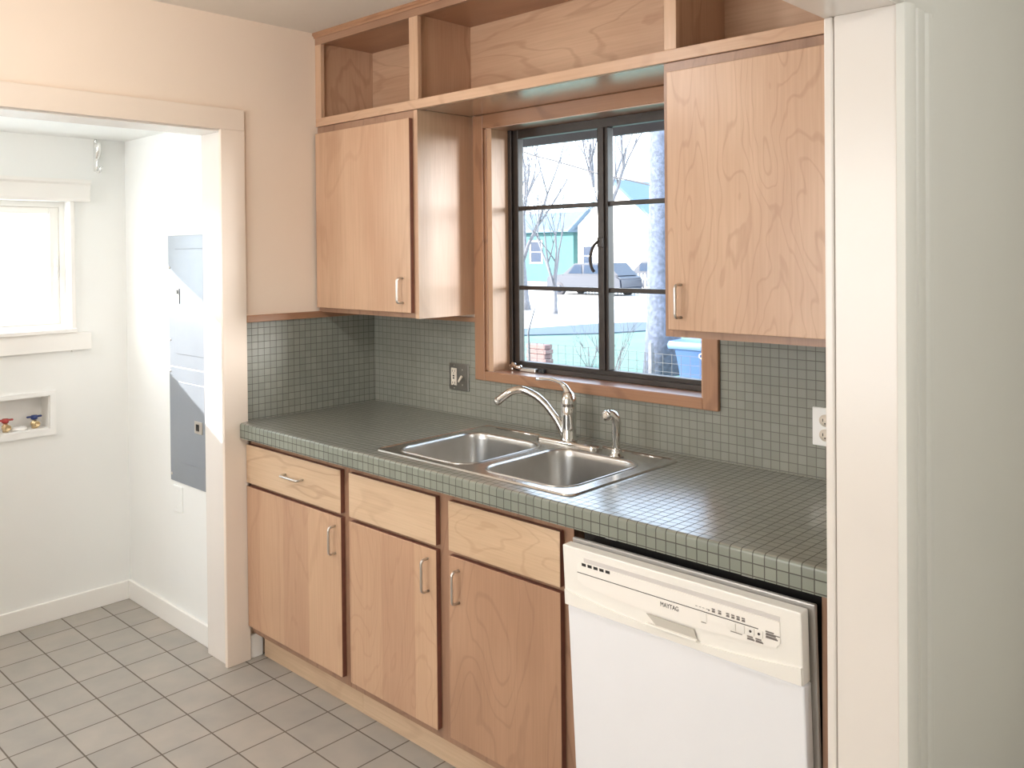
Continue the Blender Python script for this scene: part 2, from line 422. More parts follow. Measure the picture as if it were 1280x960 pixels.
# moulded casing on the camera side
prof = [(2.425, -.692), (2.440, -.692), (2.4465, -.683), (2.4485, -.668), (2.4465, -.653), (2.440, -.646), (2.440, -.638),
        (2.4445, -.634), (2.4445, -.600), (2.441, -.594), (2.441, -.586), (2.446, -.580), (2.447, -.565), (2.444, -.553), (2.436, -.548), (2.434, -.540), (2.425, -.538)]
bm = B(); prism(bm, prof, 'z', 0, 2.0)
prof2 = [(p[0]-0, 2.0+(p[1]+.692)) for p in prof]
vs = []
v0 = [bm.verts.new((p[0], -2.90, p[1])) for p in prof2]; v1 = [bm.verts.new((p[0], -.538, p[1])) for p in prof2]
for i in range(len(prof2)): bm.faces.new((v0[i], v0[(i+1) % len(prof2)], v1[(i+1) % len(prof2)], v1[i]))
bm.faces.new(v0); bm.faces.new(v1[::-1])
bmesh.ops.recalc_face_normals(bm, faces=bm.faces)
struct(obj('trim_4', bm, M['wall_grey'], auto=35))
# baseboards of the laundry
def baseb(name, args):
    bm = B(); box(bm, *args, bev=.003); struct(obj(name, bm, M['trimw']))
baseb('baseboard_far', (L, L+.014, -3.4, -.6946, 0, .085))
baseb('baseboard_right', (L, -.157, -.6946, -.6806, 0, .085))
bm = B(); box(bm, 0, .012, -.627, -.572, 0, .09, bev=.002)
struct(obj('baseboard_kitchen', bm, M['trimw']))

# ================================================================== BACKSPLASH
bs = thing('tile_backsplash', 'grey-green square mosaic tile backsplash behind the sink, around the window', 'backsplash', (0, 0, H))
bm = B(); T = .008
box(bm, .008, .638, -T, 0, H, 1.284)
box(bm, .638, 1.6734, -T, 0, H, 1.066)
box(bm, 1.6734, CW-.001, -T, 0, H, 1.312)
obj('tile_field', bm, M['mos_back'], bs)
bm = B(); box(bm, .008, .636, -.018, 0, 1.284, 1.302, bev=.002)
obj('wood_cap', bm, wood(31, 'x', 'casing'), bs)
bs2 = thing('tile_backsplash', 'grey-green mosaic tile panel with wood cap on the left side wall', 'backsplash', (0, -.3, H))
bm = B(); box(bm, 0, T, -.626, 0, H, 1.291)
obj('tile_field', bm, M['mos_left'], bs2)
bm = B(); box(bm, 0, .018, -.626, -.0, 1.291, 1.318, bev=.003)
obj('wood_cap', bm, wood(32, 'y', 'casing'), bs2)

# ================================================================== COUNTERTOP
YF = -.667; TE = .057
bm = B()
poly = [(.0185, YF+.012), (.0195, YF+.006), (.024, YF), (CW-.004, YF), (CW-.001, YF+.004), (CW-.001, -.009), (.009, -.009), (.009, -.6265), (.0185, -.6265)]
prism(bm, poly, 'z', H-TE, H)
bm.edges.ensure_lookup_table()
es = [e for e in bm.edges if all(v.co.z > H-.001 for v in e.verts) and all(v.co.y < -.65 for v in e.verts)]
bmesh.ops.bevel(bm, geom=es, offset=.009, segments=4, affect='EDGES', profile=.5)
bm.normal_update()
for f in bm.faces:
    n = f.normal
    f.material_index = 0 if n.z > .75 else (2 if abs(n.x) > .8 else 1)
ct = obj('countertop', bm, [M['mos_top'], M['mos_front'], M['mos_end']], auto=30)
tag(ct, 'long grey-green mosaic tiled countertop on top of the birch base cabinets', 'countertop')
SX0, SX1, SY0, SY1 = .763, 1.583, -.612, -.083
bc = B(); prism(bc, rrect(SX0+.015, SX1-.015, SY0+.015, SY1-.015, .03), 'z', .7, 1.0)
boolean_cut(ct, [bc])

# ================================================================== SINK
sink = thing('kitchen_sink', 'double-bowl stainless steel drop-in sink set in the tiled countertop under the window', 'sink', ((SX0+SX1)/2, (SY0+SY1)/2, H))
bowls = [(.818, 1.150), (1.200, 1.530)]
BY0, BY1 = -.572, -.198
bm = B()
# rim deck: rounded rectangle with raised outer bead and two holes
outer = [rrect(SX0+d, SX1-d, SY0+d, SY1-d, .028-d*.6) for d in (0, .004, .009, .013)]
zz = (H+.0005, H+.005, H+.005, H+.0028)
loft(bm, [[(x, y, z) for x, y in r] for r, z in zip(outer, zz)], cap0=False, cap1=False)
plate = rrect(SX0+.013, SX1-.013, SY0+.013, SY1-.013, .028-.013*.6)
prism(bm, plate, 'z', H+.001, H+.0028)
deck = obj('deck', bm, M['steel'], sink, auto=40)
cuts = []
for x0, x1 in bowls:
    bc = B(); prism(bc, [(x-ORG['kitchen_sink'].x, y-ORG['kitchen_sink'].y) for x, y in rrect(x0+.002, x1-.002, BY0+.002, BY1-.002, .068, 10)], 'z', -.2, .2); cuts.append(bc)
# (the cutters are in the deck's own coordinates)
dl = deck.parent; deck.parent = None; boolean_cut(deck, cuts); deck.parent = dl
for p in deck.data.polygons: p.use_smooth = False
for k, (x0, x1) in enumerate(bowls):
    bm = B(); rings = []
    zt = H+.0028
    spec = [(-.004, zt+.0005, .072), (-.001, zt+.0035, .07), (.003, zt+.0025, .068), (.006, zt-.004, .066), (.008, zt-.02, .064), (.014, H-.13, .062),
            (.020, H-.155, .06), (.032, H-.172, .055), (.055, H-.180, .04), (.12, H-.183, .02)]
    for d, z, r in spec:
        rings.append([(x, y, z) for x, y in rrect(x0+d, x1-d, BY0+d, BY1-d, max(r, .012), 10)])
    loft(bm, rings, cap0=False, cap1=True)
    bmesh.ops.recalc_face_normals(bm, faces=bm.faces)
    bmesh.ops.reverse_faces(bm, faces=bm.faces)
    bw = obj('bowl', bm, M['steel_bowl'], sink)
    md = bw.modifiers.new('s', 'SOLIDIFY'); md.thickness = .0012; md.offset = -1 if k < 0 else 1
    cx, cy = (x0+x1)/2, (BY0+BY1)/2
    bm = B(); lathe(bm, [(.057, H-.1825), (.056, H-.1795), (.044, H-.179), (.040, H-.188), (.012, H-.189)], (cx, cy, 0))
    obj('drain', bm, M['chrome'], bw)
# pressed ledge lines on the back deck
for x0, x1 in ((.83, 1.03), (1.27, 1.39), (1.42, 1.53)):
    bm = B(); tube(bm, [(x0, -.105, H+.0035), (x1, -.105, H+.0035)], .0018, 8)
    obj('pressed_ridge', bm, M['chrome'], sink)

# ================================================================== FAUCET
fz = H+.003
fx, fy = 1.185, -.128
fa = thing('kitchen_faucet', 'chrome single-lever faucet with a high arched spout, on the back of the sink', 'faucet', (fx, fy, fz))
bm = B()
loft(bm, [[(x, y, z) for x, y in rrect(1.055+d, 1.315-d, fy-.028+d, fy+.028-d, .0275-d, 8)] for d, z in ((0, fz), (0, fz+.005), (.002, fz+.009), (.008, fz+.012))], cap0=True)
bmesh.ops.recalc_face_normals(bm, faces=bm.faces)
obj('base_plate', bm, M['chrome'], fa, auto=50)
bm = B(); lathe(bm, [(.029, fz+.011), (.027, fz+.016), (.0245, fz+.022), (.024, fz+.06), (.025, fz+.095), (.0255, fz+.118), (.0245, fz+.122), (.024, fz+.124), (.0255, fz+.127), (.0262, fz+.134), (.024, fz+.150), (.018, fz+.166), (.008, fz+.175)], (fx, fy, 0))
obj('body', bm, M['chrome'], fa)
bm = B()
sp = smooth([(fx+q_*.78, fy+q_*.22, fz+z_) for q_, z_ in ((-.010,.016),(-.030,.045),(-.052,.075),(-.082,.104),(-.107,.125),(-.15,.150),(-.21,.166),(-.255,.160),(-.285,.146),(-.325,.122))], 4)
n = len(sp); tube(bm, sp, [.0125+.0035*max(0, 1-i/(n*.3)) + (.0015 if i > n*.8 else 0) for i in range(n)], 14)
s_ = obj('spout', bm, M['chrome'], fa)
bm = B()
d = (sp[-1]-sp[-3]).normalized(); tube(bm, [sp[-1]-d*.003, sp[-1]+d*.006, sp[-1]+d*.011], [.0145, .0145, .0115], 14)
obj('aerator', bm, M['steel'], s_)
bm = B()
lv = smooth([(fx+.002, fy, fz+.150), (fx-.003, fy, fz+.168), (fx-.016, fy-.003, fz+.188), (fx-.038, fy-.006, fz+.201), (fx-.070, fy-.010, fz+.207), (fx-.105, fy-.014, fz+.206), (fx-.128, fy-.016, fz+.203)], 5)
n = len(lv); tube(bm, lv, [((.019-.013*min(1, i/(n*.45))), (.019-.0145*min(1, i/(n*.45)))) for i in range(n)], 14)
obj('lever', bm, M['chrome'], fa)
# side sprayer
sx, sy = 1.408, -.172
sr = thing('side_sprayer', 'short chrome side sprayer standing right of the faucet on the sink deck', 'sprayer', (sx, sy, fz))
bm = B(); lathe(bm, [(.024, fz), (.0235, fz+.004), (.018, fz+.008), (.016, fz+.020), (.0165, fz+.024)], (sx, sy, 0))
obj('base', bm, M['chrome'], sr)
bm = B(); pp = smooth([(sx, sy, fz+.022), (sx, sy, fz+.055), (sx+.001, sy, fz+.085), (sx+.001, sy-.001, fz+.110), (sx-.006, sy-.006, fz+.126), (sx-.02, sy-.014, fz+.128)], 4)
tube(bm, pp, [.0125, .0125, .0125, .0122, .012, .0122, .0128, .0135, .014, .0145, .0148, .015, .015, .0155, .0155, .0155, .0155, .0155, .0155, .0155, .0155][:len(pp)], 14)
obj('body', bm, M['chrome'], sr)
bm = B(); q = Vector((sx-.02, sy-.014, fz+.127)); dd = Vector((.0, -.98, -.1)).normalized()
tube(bm, [q-dd*.006, q+dd*.008, q+dd*.014, q+dd*.015], [.016, .0165, .015, .013], 18)
hd = obj('spray_head', bm, M['chrome'], sr)
bm = B(); tube(bm, [q+dd*.0145, q+dd*.0165], [.0085, .008], 14)
obj('nozzle', bm, M['ivory'], hd)

# ================================================================== CABINETS
def pull(parent, p0, p1, out, r=.0042, stand=.028):
    """bow handle between p0 and p1 on a surface facing `out`"""
    p0 = Vector(p0); p1 = Vector(p1); o = Vector(out); ax = (p1-p0).normalized()
    pts = [p0, p0+o*(stand-.011)]
    for k in range(1, 5):
        a = R(90*k/4); pts.append(p0+o*(stand-.011)+o*.011*math.sin(a)+ax*.011*(1-math.cos(a)))
    e = []
    for k in range(1, 5):
        a = R(90*k/4); e.append(p1+o*(stand-.011)+o*.011*math.sin(a)-ax*.011*(1-math.cos(a)))
    pts += e[::-1]+[p1+o*(stand-.011), p1]
    bm = B(); tube(bm, pts, r, 12)
    return obj('handle', bm, M['nickel'], parent)
def slab(name, x0, x1, z0, z1, yf, th, mat, parent):
    bm = B(); box(bm, x0, x1, yf, yf+th, z0, z1, bev=.0016, seg=2)
    bm.normal_update()
    for f in bm.faces: f.material_index = 1 if abs(f.normal.y) < .3 else 0
    return obj(name, bm, [mat, M['door_edge']], parent)
YD = -.6405; FY = YD+.020; YK = -.574
ZB = .855
# left base unit
ca = thing('base_cabinet', 'birch base cabinet with a working drawer, at the left end of the counter', 'cabinet', (.32, -.3, 0))
bm = B()
box(bm, .006, .024, FY+.018, -.01, .105, ZB); box(bm, .627, .645, FY+.018, -.01, .105, ZB)
box(bm, .024, .627, FY+.018, -.01, .105, .123); box(bm, .024, .627, -.022, -.01, .123, ZB)
obj('carcass', bm, wood(40, 'z', 'dark'), ca)
bm = B()
for a in ((.0195, .042, .105, ZB), (.598, .645, .105, ZB), (.042, .598, .655, .70), (.042, .598, .815, ZB), (.042, .598, .105, .15)):
    box(bm, a[0], a[1], FY, FY+.018, a[2], a[3])
obj('face_frame', bm, wood(41, 'z', 'frame'), ca)
d = slab('drawer', .021, .621, .685, .830, YD, .019, wood(2, 'x', 'drawer', 11, .2), ca)
pull(d, (.292, YD, .760), (.402, YD, .760), (0, -1, 0))
d = slab('door', .021, .621, .136, .671, YD, .019, wood(3, 'z', 'plank', 14, .08), ca)
pull(d, (.590, YD, .546), (.590, YD, .638), (0, -1, 0))
bm = B(); box(bm, .026, .645, YK, YK+.018, 0, .104)
obj('toe_kick', bm, wood(42, 'x', 'drawer', 4, .1), ca)
# sink base
cb = thing('base_cabinet', 'wide two-door birch base cabinet under the sink', 'cabinet', (1.12, -.3, 0))
bm = B()
box(bm, .646, .664, FY+.018, -.01, .105, ZB); box(bm, 1.582, 1.600, FY+.018, -.01, 0, ZB)
box(bm, .664, 1.582, FY+.018, -.01, .105, .123); box(bm, .664, 1.582, -.022, -.01, .123, ZB)
obj('carcass', bm, wood(43, 'z', 'dark'), cb)
bm = B()
for a in ((.646, .690, .105, ZB), (1.070, 1.170, .105, ZB), (1.545, 1.600, .0, ZB), (.69, 1.07, .655, .70), (1.17, 1.545, .655, .70),
          (.69, 1.07, .815, ZB), (1.17, 1.545, .815, ZB), (.69, 1.07, .105, .15), (1.17, 1.545, .105, .15)):
    box(bm, a[0], a[1], FY, FY+.018, a[2], a[3])
obj('face_frame', bm, wood(44, 'z', 'frame'), cb)
slab('false_drawer_front', .668, 1.0926, .685, .830, YD, .019, wood(5, 'x', 'drawer', 26, .1), cb)
slab('false_drawer_front', 1.148, 1.569, .685, .830, YD, .019, wood(6, 'x', 'drawer', 30, .13), cb)
d = slab('door', .668, 1.0926, .136, .671, YD, .019, wood(7, 'z', 'plank', 26, .08), cb)
pull(d, (1.058, YD, .543), (1.058, YD, .640), (0, -1, 0))
d = slab('door', 1.148, 1.569, .136, .671, YD, .019, wood(8, 'z', 'dark', 20, .13), cb)
pull(d, (1.190, YD, .543), (1.190, YD, .636), (0, -1, 0))
bm = B(); box(bm, .646, 1.582, YK, YK+.018, 0, .104)
obj('toe_kick', bm, wood(45, 'x', 'drawer', 4, .1), cb)
# end filler right of the dishwasher
bm = B(); box(bm, 2.258, CW-.001, FY-.02, FY+.02, 0, ZB); box(bm, 2.268, 2.286, FY+.02, -.02, 0, ZB)
ef = obj('cabinet_end_panel', bm, wood(46, 'z', 'frame'))
tag(ef, 'narrow brown wooden end panel between the dishwasher and the white doorway', 'panel')

# upper left cabinet
YU = -.3054; US = YU+.020
cu_ = thing('wall_cabinet', 'birch wall cabinet left of the window with its pull at lower right', 'cabinet', (.31, -.15, 1.313))
bm = B()
box(bm, .002, .020, US+.018, -.001, 1.319, 2.069); box(bm, .602, .622, US+.0, -.001, 1.313, 2.069)
box(bm, .020, .602, US+.018, -.019, 1.322, 1.340); box(bm, .020, .602, US+.018, -.019, 2.051, 2.069); box(bm, .020, .602, -.018, -.001, 1.319, 2.069)
bm2 = bm
obj('carcass', bm2, wood(11, 'z', 'door', 5, .06), cu_)
bm = B()
for a in ((.002, .045, 1.315, 2.069), (.560, .6015, 1.315, 2.069), (.045, .560, 1.315, 1.355), (.045, .560, 2.020, 2.069)):
    box(bm, a[0], a[1], US, US+.018, a[2], a[3])
obj('face_frame', bm, wood(47, 'z', 'frame'), cu_)
d = slab('door', .012, .598, 1.334, 2.040, YU, .019, wood(12, 'z', 'door', 5, .07), cu_)
pull(d, (.556, YU, 1.370), (.556, YU, 1.460), (0, -1, 0), stand=.030)
# upper right cabinet
cr = thing('wall_cabinet', 'birch wall cabinet right of the window with a wavy-grained door', 'cabinet', (1.97, -.15, 1.313))
bm = B()
box(bm, 1.663, 1.681, US+.018, -.021, 1.313, 2.069); box(bm, 2.270, 2.288, US+.018, -.001, 1.313, 2.069)
box(bm, 1.681, 2.270, US+.018, -.021, 1.313, 1.331); box(bm, 1.681, 2.270, US+.018, -.021, 2.051, 2.069); box(bm, 1.681, 2.270, -.021, -.009, 1.331, 2.051)
obj('carcass', bm, wood(13, 'z', 'frame', 5, .06), cr)
bm = B()
for a in ((1.663, 1.712, 1.313, 2.069), (2.245, 2.288, 1.313, 2.069), (1.712, 2.245, 1.313, 1.352), (1.712, 2.245, 2.020, 2.069)):
    box(bm, a[0], a[1], US, US+.018, a[2], a[3])
obj('face_frame', bm, wood(48, 'z', 'frame'), cr)
d = slab('door', 1.684, 2.286, 1.334, 2.041, YU, .019, wood(14, 'z', 'door', 24, .14), cr)
pull(d, (1.725, YU, 1.369), (1.725, YU, 1.458), (0, -1, 0), stand=.030)

# open shelf unit above
su = thing('open_shelf_unit', 'row of three open birch cubbyholes along the ceiling above the wall cabinets and window', 'shelf', (1.14, -.15, 2.07))
YR = -.294; ZR0, ZR1 = 2.0702, 2.104
bm = B()
box(bm, .020, CW-.020, YR+.018, -.012, 2.0702, 2.090)
obj('bottom_panel', bm, wood(15, 'x', 'dark', 5, .08, rough=.22), su)
bm = B(); box(bm, .020, CW-.020, YR+.018, -.012, 2.412, 2.428)
obj('top_panel', bm, wood(16, 'x', 'casing', 5, .08), su)
bm = B(); box(bm, .020, CW-.020, -.012, -.001, 2.0702, 2.44)
obj('back_panel', bm, wood(17, 'x', 'door', 8, .14), su)
for x0, x1, sd in ((.002, .020, 18), (.604, .622, 19), (1.680, 1.698, 20), (CW-.020, CW-.002, 21)):
    bm = B()
    z0 = 2.09 if .1 < x0 < 2.2 else 2.0702
    box(bm, x0, x1, YR+.018, -.012 if .1 < x0 < 2.2 else -.001, z0, 2.412 if .1 < x0 < 2.2 else 2.44)
    obj('divider' if .1 < x0 < 2.2 else 'side_panel', bm, wood(sd, 'z', 'door', 8, .14), su)
bm = B()
box(bm, .001, CW-.001, YR, YR+.018, ZR0, ZR1, bev=.0015)
obj('bottom_rail', bm, wood(22, 'x', 'door', 7, .1), su)
bm = B(); box(bm, .001, CW-.001, YR, YR+.018, 2.403, 2.438, bev=.0015)
obj('top_rail', bm, wood(23, 'x', 'frame', 7, .1), su)
for x0, x1 in ((.001, .040), (.590, .638), (1.6695, 1.708), (2.250, CW-.001)):
    bm = B(); box(bm, x0, x1, YR+.0004, YR+.018, ZR1, 2.403, bev=.0012)
    obj('stile', bm, wood(24, 'z', 'door', 6, .08), su)
bm = B()
prism(bm, [(YR-.012, 2.4515), (YR-.012, 2.441), (YR-.006, 2.437), (YR-.004, 2.430), (YR, 2.430), (YR+.02, 2.438), (YR+.02, 2.4515)], 'x', -.0+.001, CW-.001)
obj('crown_strip', bm, wood(25, 'x', 'casing', 7, .1), su)

# ================================================================== KITCHEN WINDOW
win = bpy.data.objects.new('window_1', None); COL.objects.link(win); win.location = (1.16, .09, 1.10); ORG[win.name] = Vector(win.location)
struct(win)
WM = wood(50, 'x', 'casing', 8, .2); WMz = wood(51, 'z', 'casing', 8, .2)
CY = -.021
bm = B()
box(bm, .638, .690, CY, 0, 1.066, 2.069, bev=.003); box(bm, .690, WX0, CY+.007, 0, 1.104, 2.016, bev=.003)
obj('casing_left', bm, WMz, win)
bm = B(); box(bm, 1.620, 1.6734, CY, 0, 1.066, 2.069, bev=.003)
obj('casing_right', bm, WMz, win)
bm = B(); box(bm, .690, 1.620, CY, 0, 1.066, 1.102, bev=.003)
obj('apron', bm, WM, win)
bm = B(); box(bm, .690, 1.620, CY, 0, 2.018, 2.0695, bev=.003)
obj('casing_head', bm, WM, win)
bm = B()
WLt = .728
box(bm, WX0, WLt, CY+.009, .155, WZ0, WZ1); box(bm, 1.612, 1.625, CY+.009, .155, WZ0, WZ1)
obj('jamb', bm, wood(52, 'z', 'door', 6, .08), win)
bm = B(); box(bm, WX0, WX1, CY+.003, .155, WZ0-.012, WZ0+.003)
sill = obj('sill', bm, plain('sill_varnished_wood', srgb(176,128,104), .3, var=.08, scale=14, coat=1, spec=1), win)
bm = B(); box(bm, WX0, WX1, CY+.003, .155, WZ1-.003, WZ1+.012)
obj('head_jamb', bm, plain('head_varnished_wood', srgb(176,132,106), .3, var=.08, scale=14, coat=1, spec=1), win)
# steel casement
GX0, GM1, GM2, GX1, GZ0, GZ1 = .770, 1.149, 1.194, 1.590, 1.137, 1.9815
y0, y1 = .088, .118
bm = B()
box(bm, WLt, GX0, y0, y1, WZ0+.003, WZ1-.003, bev=.002); box(bm, GX1, 1.612, y0, y1, WZ0+.003, WZ1-.003, bev=.002)
box(bm, GX0, GX1, y0, y1, WZ0+.003, GZ0, bev=.002); box(bm, GX0, GX1, y0, y1, GZ1, WZ1-.003, bev=.002)
box(bm, WLt, WLt+.018, y0-.012, y0, WZ0+.003, WZ1-.003, bev=.002); box(bm, WLt+.018, 1.612, y0-.012, y0, WZ0+.003, WZ0+.022, bev=.002)
obj('steel_frame', bm, M['steelframe'], win)
bm = B(); box(bm, GM1, GM2, y0-.006, y1, GZ0, GZ1, bev=.003); box(bm, GM1+.014, GM2-.012, y0-.014, y0-.005, GZ0, GZ1, bev=.002)
obj('mullion', bm, M['steelframe'], win)
for xa, xb in ((GX0, GM1), (GM2, GX1)):
    for z in (1.4157, 1.7163):
        bm = B(); box(bm, xa, xb, y0+.002, y0+.02, z-.008, z+.008, bev=.002)
        obj('muntin', bm, M['steelframe'], win)
zs = [GZ0, 1.4077, 1.4237, 1.7083, 1.7243, GZ1]
for xa, xb in ((GX0, GM1), (GM2, GX1)):
    for k in (0, 2, 4):
        bm = B(); box(bm, xa, xb, y0+.018, y0+.021, zs[k], zs[k+1])
        obj('pane', bm, M['glass'], win)
bm = B()
tube(bm, smooth([(1.168, y0-.016, 1.590), (1.150, y0-.03, 1.570), (1.140, y0-.036, 1.530), (1.144, y0-.034, 1.495), (1.152, y0-.03, 1.480)], 5), .0055, 10)
box(bm, 1.158, 1.180, y0-.022, y0-.008, 1.565, 1.60, bev=.003)
obj('latch', bm, M['steelframe'], win)
bm = B(); tube(bm, smooth([(.755, y0-.026, 1.118), (.772, y0-.036, 1.130), (.785, y0-.04, 1.122), (.806, y0-.046, 1.121)], 4), [.008]*13, 10)
box(bm, .745, .765, y0-.034, y0-.012, 1.104, 1.126, bev=.004)
lathe(bm, [(.004, -.01), (.0085, -.006), (.0095, 0), (.0085, .006), (.004, .01)], (.812, y0-.046, 1.121), 'x', 12)
obj('crank', bm, M['chrome'], win)
bm = B(); box(bm, .800, .878, y0-.034, y0-.013, 1.1035, 1.118, bev=.003)
obj('operator_box', bm, M['nickel'], win)
bm = B(); box(bm, .886, .912, y0-.026, y0-.013, 1.1035, 1.117, bev=.002)
obj('strike', bm, M['wire'], win)

# ================================================================== DISHWASHER
dw = thing('dishwasher', 'white dishwasher, slightly ajar, under the right end of the counter', 'dishwasher', (1.935, -.66, 0))
DX0, DX1 = 1.632, 2.246
pivz, pivy, lean = .10, -.655, .060
def leanf(bm, k=1):
    for v in bm.verts: v.co.y -= (v.co.z-pivz)*lean
def dobj(name, bm, mat, parent, auto=None):
    leanf(bm); return obj(name, bm, mat, parent, auto=auto)
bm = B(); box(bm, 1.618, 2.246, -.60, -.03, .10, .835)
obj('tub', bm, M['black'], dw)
bm = B(); box(bm, 1.640, 2.240, -.585, -.57, .0, .10)
obj('kick_plate', bm, M['dwwhite'], dw)
bm = B(); box(bm, DX0+.002, DX1-.004, pivy, pivy+.034, .10, .675, bev=.004, seg=3)
dp = dobj('door_panel', bm, M['dwwhite'], dw)
bm = B(); box(bm, DX0-.002, DX1+.008, pivy+.0345, pivy+.046, .10, .836, bev=.003)
dobj('door_edge', bm, M['dwgrey'], dw)
# control panel: body with a sunken, smile-shaped field
bm = B(); box(bm, DX0-.003, DX1-.004, pivy-.0035, pivy+.0298, .677, .8275, bev=.003, seg=3)
def smile(x, a, b, z, drop):
    t = (x-a)/(b-a); return z-drop*4*t*(1-t)
cp = dobj('control_panel', bm, M['dwbis'], dw)
XA, XB = DX0, DX1-.006
bm = B(); N = 24
pts = [(XA+(XB-XA)*i/N, smile(XA+(XB-XA)*i/N, XA, XB, .716, .022)) for i in range(N+1)]
prism(bm, pts+[(XB, .679), (XA, .679)], 'y', pivy-.0075, pivy-.003)
dobj('lower_lip', bm, M['dwbis'], cp)
IX0, IX1 = 1.675, 2.197
bm = B()
n = 24
low = [(IX0+.02+(IX1-IX0-.03)*i/n, smile(IX0+.02+(IX1-IX0-.03)*i/n, IX0, IX1, .742, .014)) for i in range(n+1)]
prism(bm, [(IX0, .750)]+low+[(IX1, .752), (IX1, .7965), (IX0+.01, .7965), (IX0, .790)], 'y', pivy-.0062, pivy-.003)
dobj('raised_fascia', bm, plain('fascia_warm_white', srgb(250,244,236), .3, var=.005), cp)
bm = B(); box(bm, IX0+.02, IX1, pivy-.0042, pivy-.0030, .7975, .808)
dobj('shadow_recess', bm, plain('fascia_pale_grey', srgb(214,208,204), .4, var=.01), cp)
bm = B(); box(bm, IX0, 2.150, pivy-.0066, pivy-.0060, .7685, .7703)
dobj('dark_line', bm, M['inkdark'], cp)
for i in range(5):
    x = 1.690+i*.0178
    bm = B(); box(bm, x, x+.0125, pivy-.0068, pivy-.0058, .7885, .7955)
    dobj('vent_slot', bm, M['black'], cp)
bm = B(); prism(bm, [(1.874, .724), (1.998, .723), (2.004, .702), (1.900, .703)], 'y', pivy-.0085, pivy-.0072)
hp = dobj('latch_pocket', bm, plain('pocket_grey', srgb(196,190,180), .4, var=.02), cp)
bm = B(); box(bm, 1.874, 2.006, pivy-.016, pivy-.007, .6985, .7035, bev=.0015)
dobj('latch_grip', bm, M['dwbis'], hp)
bm = text_bm('MAYTAG', .0148, (1.912, pivy-.0066, .7515)); 
for v in bm.verts: v.co.x = 1.912+(v.co.x-1.912)*.80
dobj('brand_lettering', bm, M['inkdark'], cp)
def button(x0, x1, z0, z1):
    bm = B(); box(bm, x0, x1, pivy-.0085, pivy-.006, z0, z1, bev=.001)
    return dobj('button', bm, M['dwbis'], cp)
button(2.014, 2.030, .748, .767)
button(2.080, 2.099, .750, .767); button(2.100, 2.119, .750, .767)
for x in (2.125, 2.144):
    b_ = button(x, x+.016, .752, .767)
    bm = B(); lathe(bm, [(.0028, -.0093), (.0028, -.0083)], (x+.008, pivy, .760), 'y', 12)
    dobj('button_mark', bm, M['inkdark'], b_)
def legend(rows):
    bm = B()
    for x0, x1, z, h in rows: box(bm, x0, x1, pivy-.0067, pivy-.0060, z, z+h)
    dobj('printed_legend', bm, M['ink'], cp)
for x in (2.003, 2.012, 2.020, 2.029): legend([(x, x+.005, .7772, .0010)])
legend([(2.034, 2.038, .775, .003)])
for x in (2.043, 2.058, 2.077, 2.089, 2.101, 2.113): legend([(x+(.001*(k % 2)), x+.0075, .7745+k*.0028, .0029-.0012*(k % 2)) for k in range(3)])
legend([(2.016, 2.028, .7445, .0016)]); legend([(2.086, 2.113, .7450, .0016)])
for x in (2.124, 2.143): legend([(x+.001*(k % 2), x+.017-.002*k, .7400+k*.0028, .0029-.0012*(k % 2)) for k in range(3)])
legend([(2.166+.001*(k % 2), 2.192-.002*k if k != 3 else 2.197, .7560+k*.0030, .0031-.0012*(k % 2)) for k in range(5)])
# mounting bracket tabs under the counter
for x in (1.715, 2.08):
    bm = B(); box(bm, x, x+.03, -.640, -.60, .846, .8575); obj('mounting_tab', bm, M['dwgrey'], dw)

# ================================================================== OUTLETS
def plate(name, label, cat, x0, x1, z0, z1, y, mat):
    t = thing(name, label, cat, ((x0+x1)/2, y, z0))
    bm = B(); box(bm, x0, x1, y-.006, y, z0, z1, bev=.0025, seg=2)
    obj('cover_plate', bm, mat, t); return t
sw = plate('switch_and_outlet_plate', 'dark metal plate with white outlet and toggle switch, left of the window', 'outlet', .4855, .594, 1.013, 1.118, -.008, M['plate_steel'])
bm = B(); box(bm, .500, .530, -.0175, -.0135, 1.032, 1.099, bev=.001); ro = obj('receptacle', bm, M['ivory'], sw)
bm = B()
for z in (1.088, 1.042):
    for x in (.509, .521): box(bm, x-.001, x+.001, -.0180, -.0172, z-.004, z+.004)
    lathe(bm, [(.002, -.0180), (.002, -.0172)], (.515, 0, z-.008), 'y', 10)
for z in (1.069, 1.060): box(bm, .511, .519, -.0186, -.0172, z-.0028, z+.0028)
obj('slots', bm, M['black'], ro)
bm = B(); tube(bm, [(.561, -.013, 1.066), (.561, -.019, 1.070), (.559, -.034, 1.050)], [.005, .005, .004], 8)
obj('toggle', bm, M['ivory'], sw)
for x, z in ((.515, 1.109), (.515, 1.021), (.561, 1.095), (.561, 1.036)):
    bm = B(); lathe(bm, [(.0028, -.0152), (.0028, -.0135)], (x, 0, z), 'y', 10); obj('screw', bm, M['nickel'], sw)
so = plate('wall_outlet', 'white double outlet on the backsplash at the right end of the counter', 'outlet', 1.960, 2.034, 1.009, 1.115, -.008, M['plate_white'])
for z in (1.080, 1.040):
    bm = B(); lathe(bm, [(.0165, -.0165), (.0165, -.0135)], (1.997, 0, z), 'y', 20); r_ = obj('receptacle', bm, M['ivory'], so)
    bm = B()
    for x in (1.991, 2.003): box(bm, x-.001, x+.001, -.0170, -.0160, z-.003, z+.005)
    lathe(bm, [(.002, -.0170), (.002, -.0160)], (1.997, 0, z-.008), 'y', 10)
    obj('slots', bm, M['black'], r_)

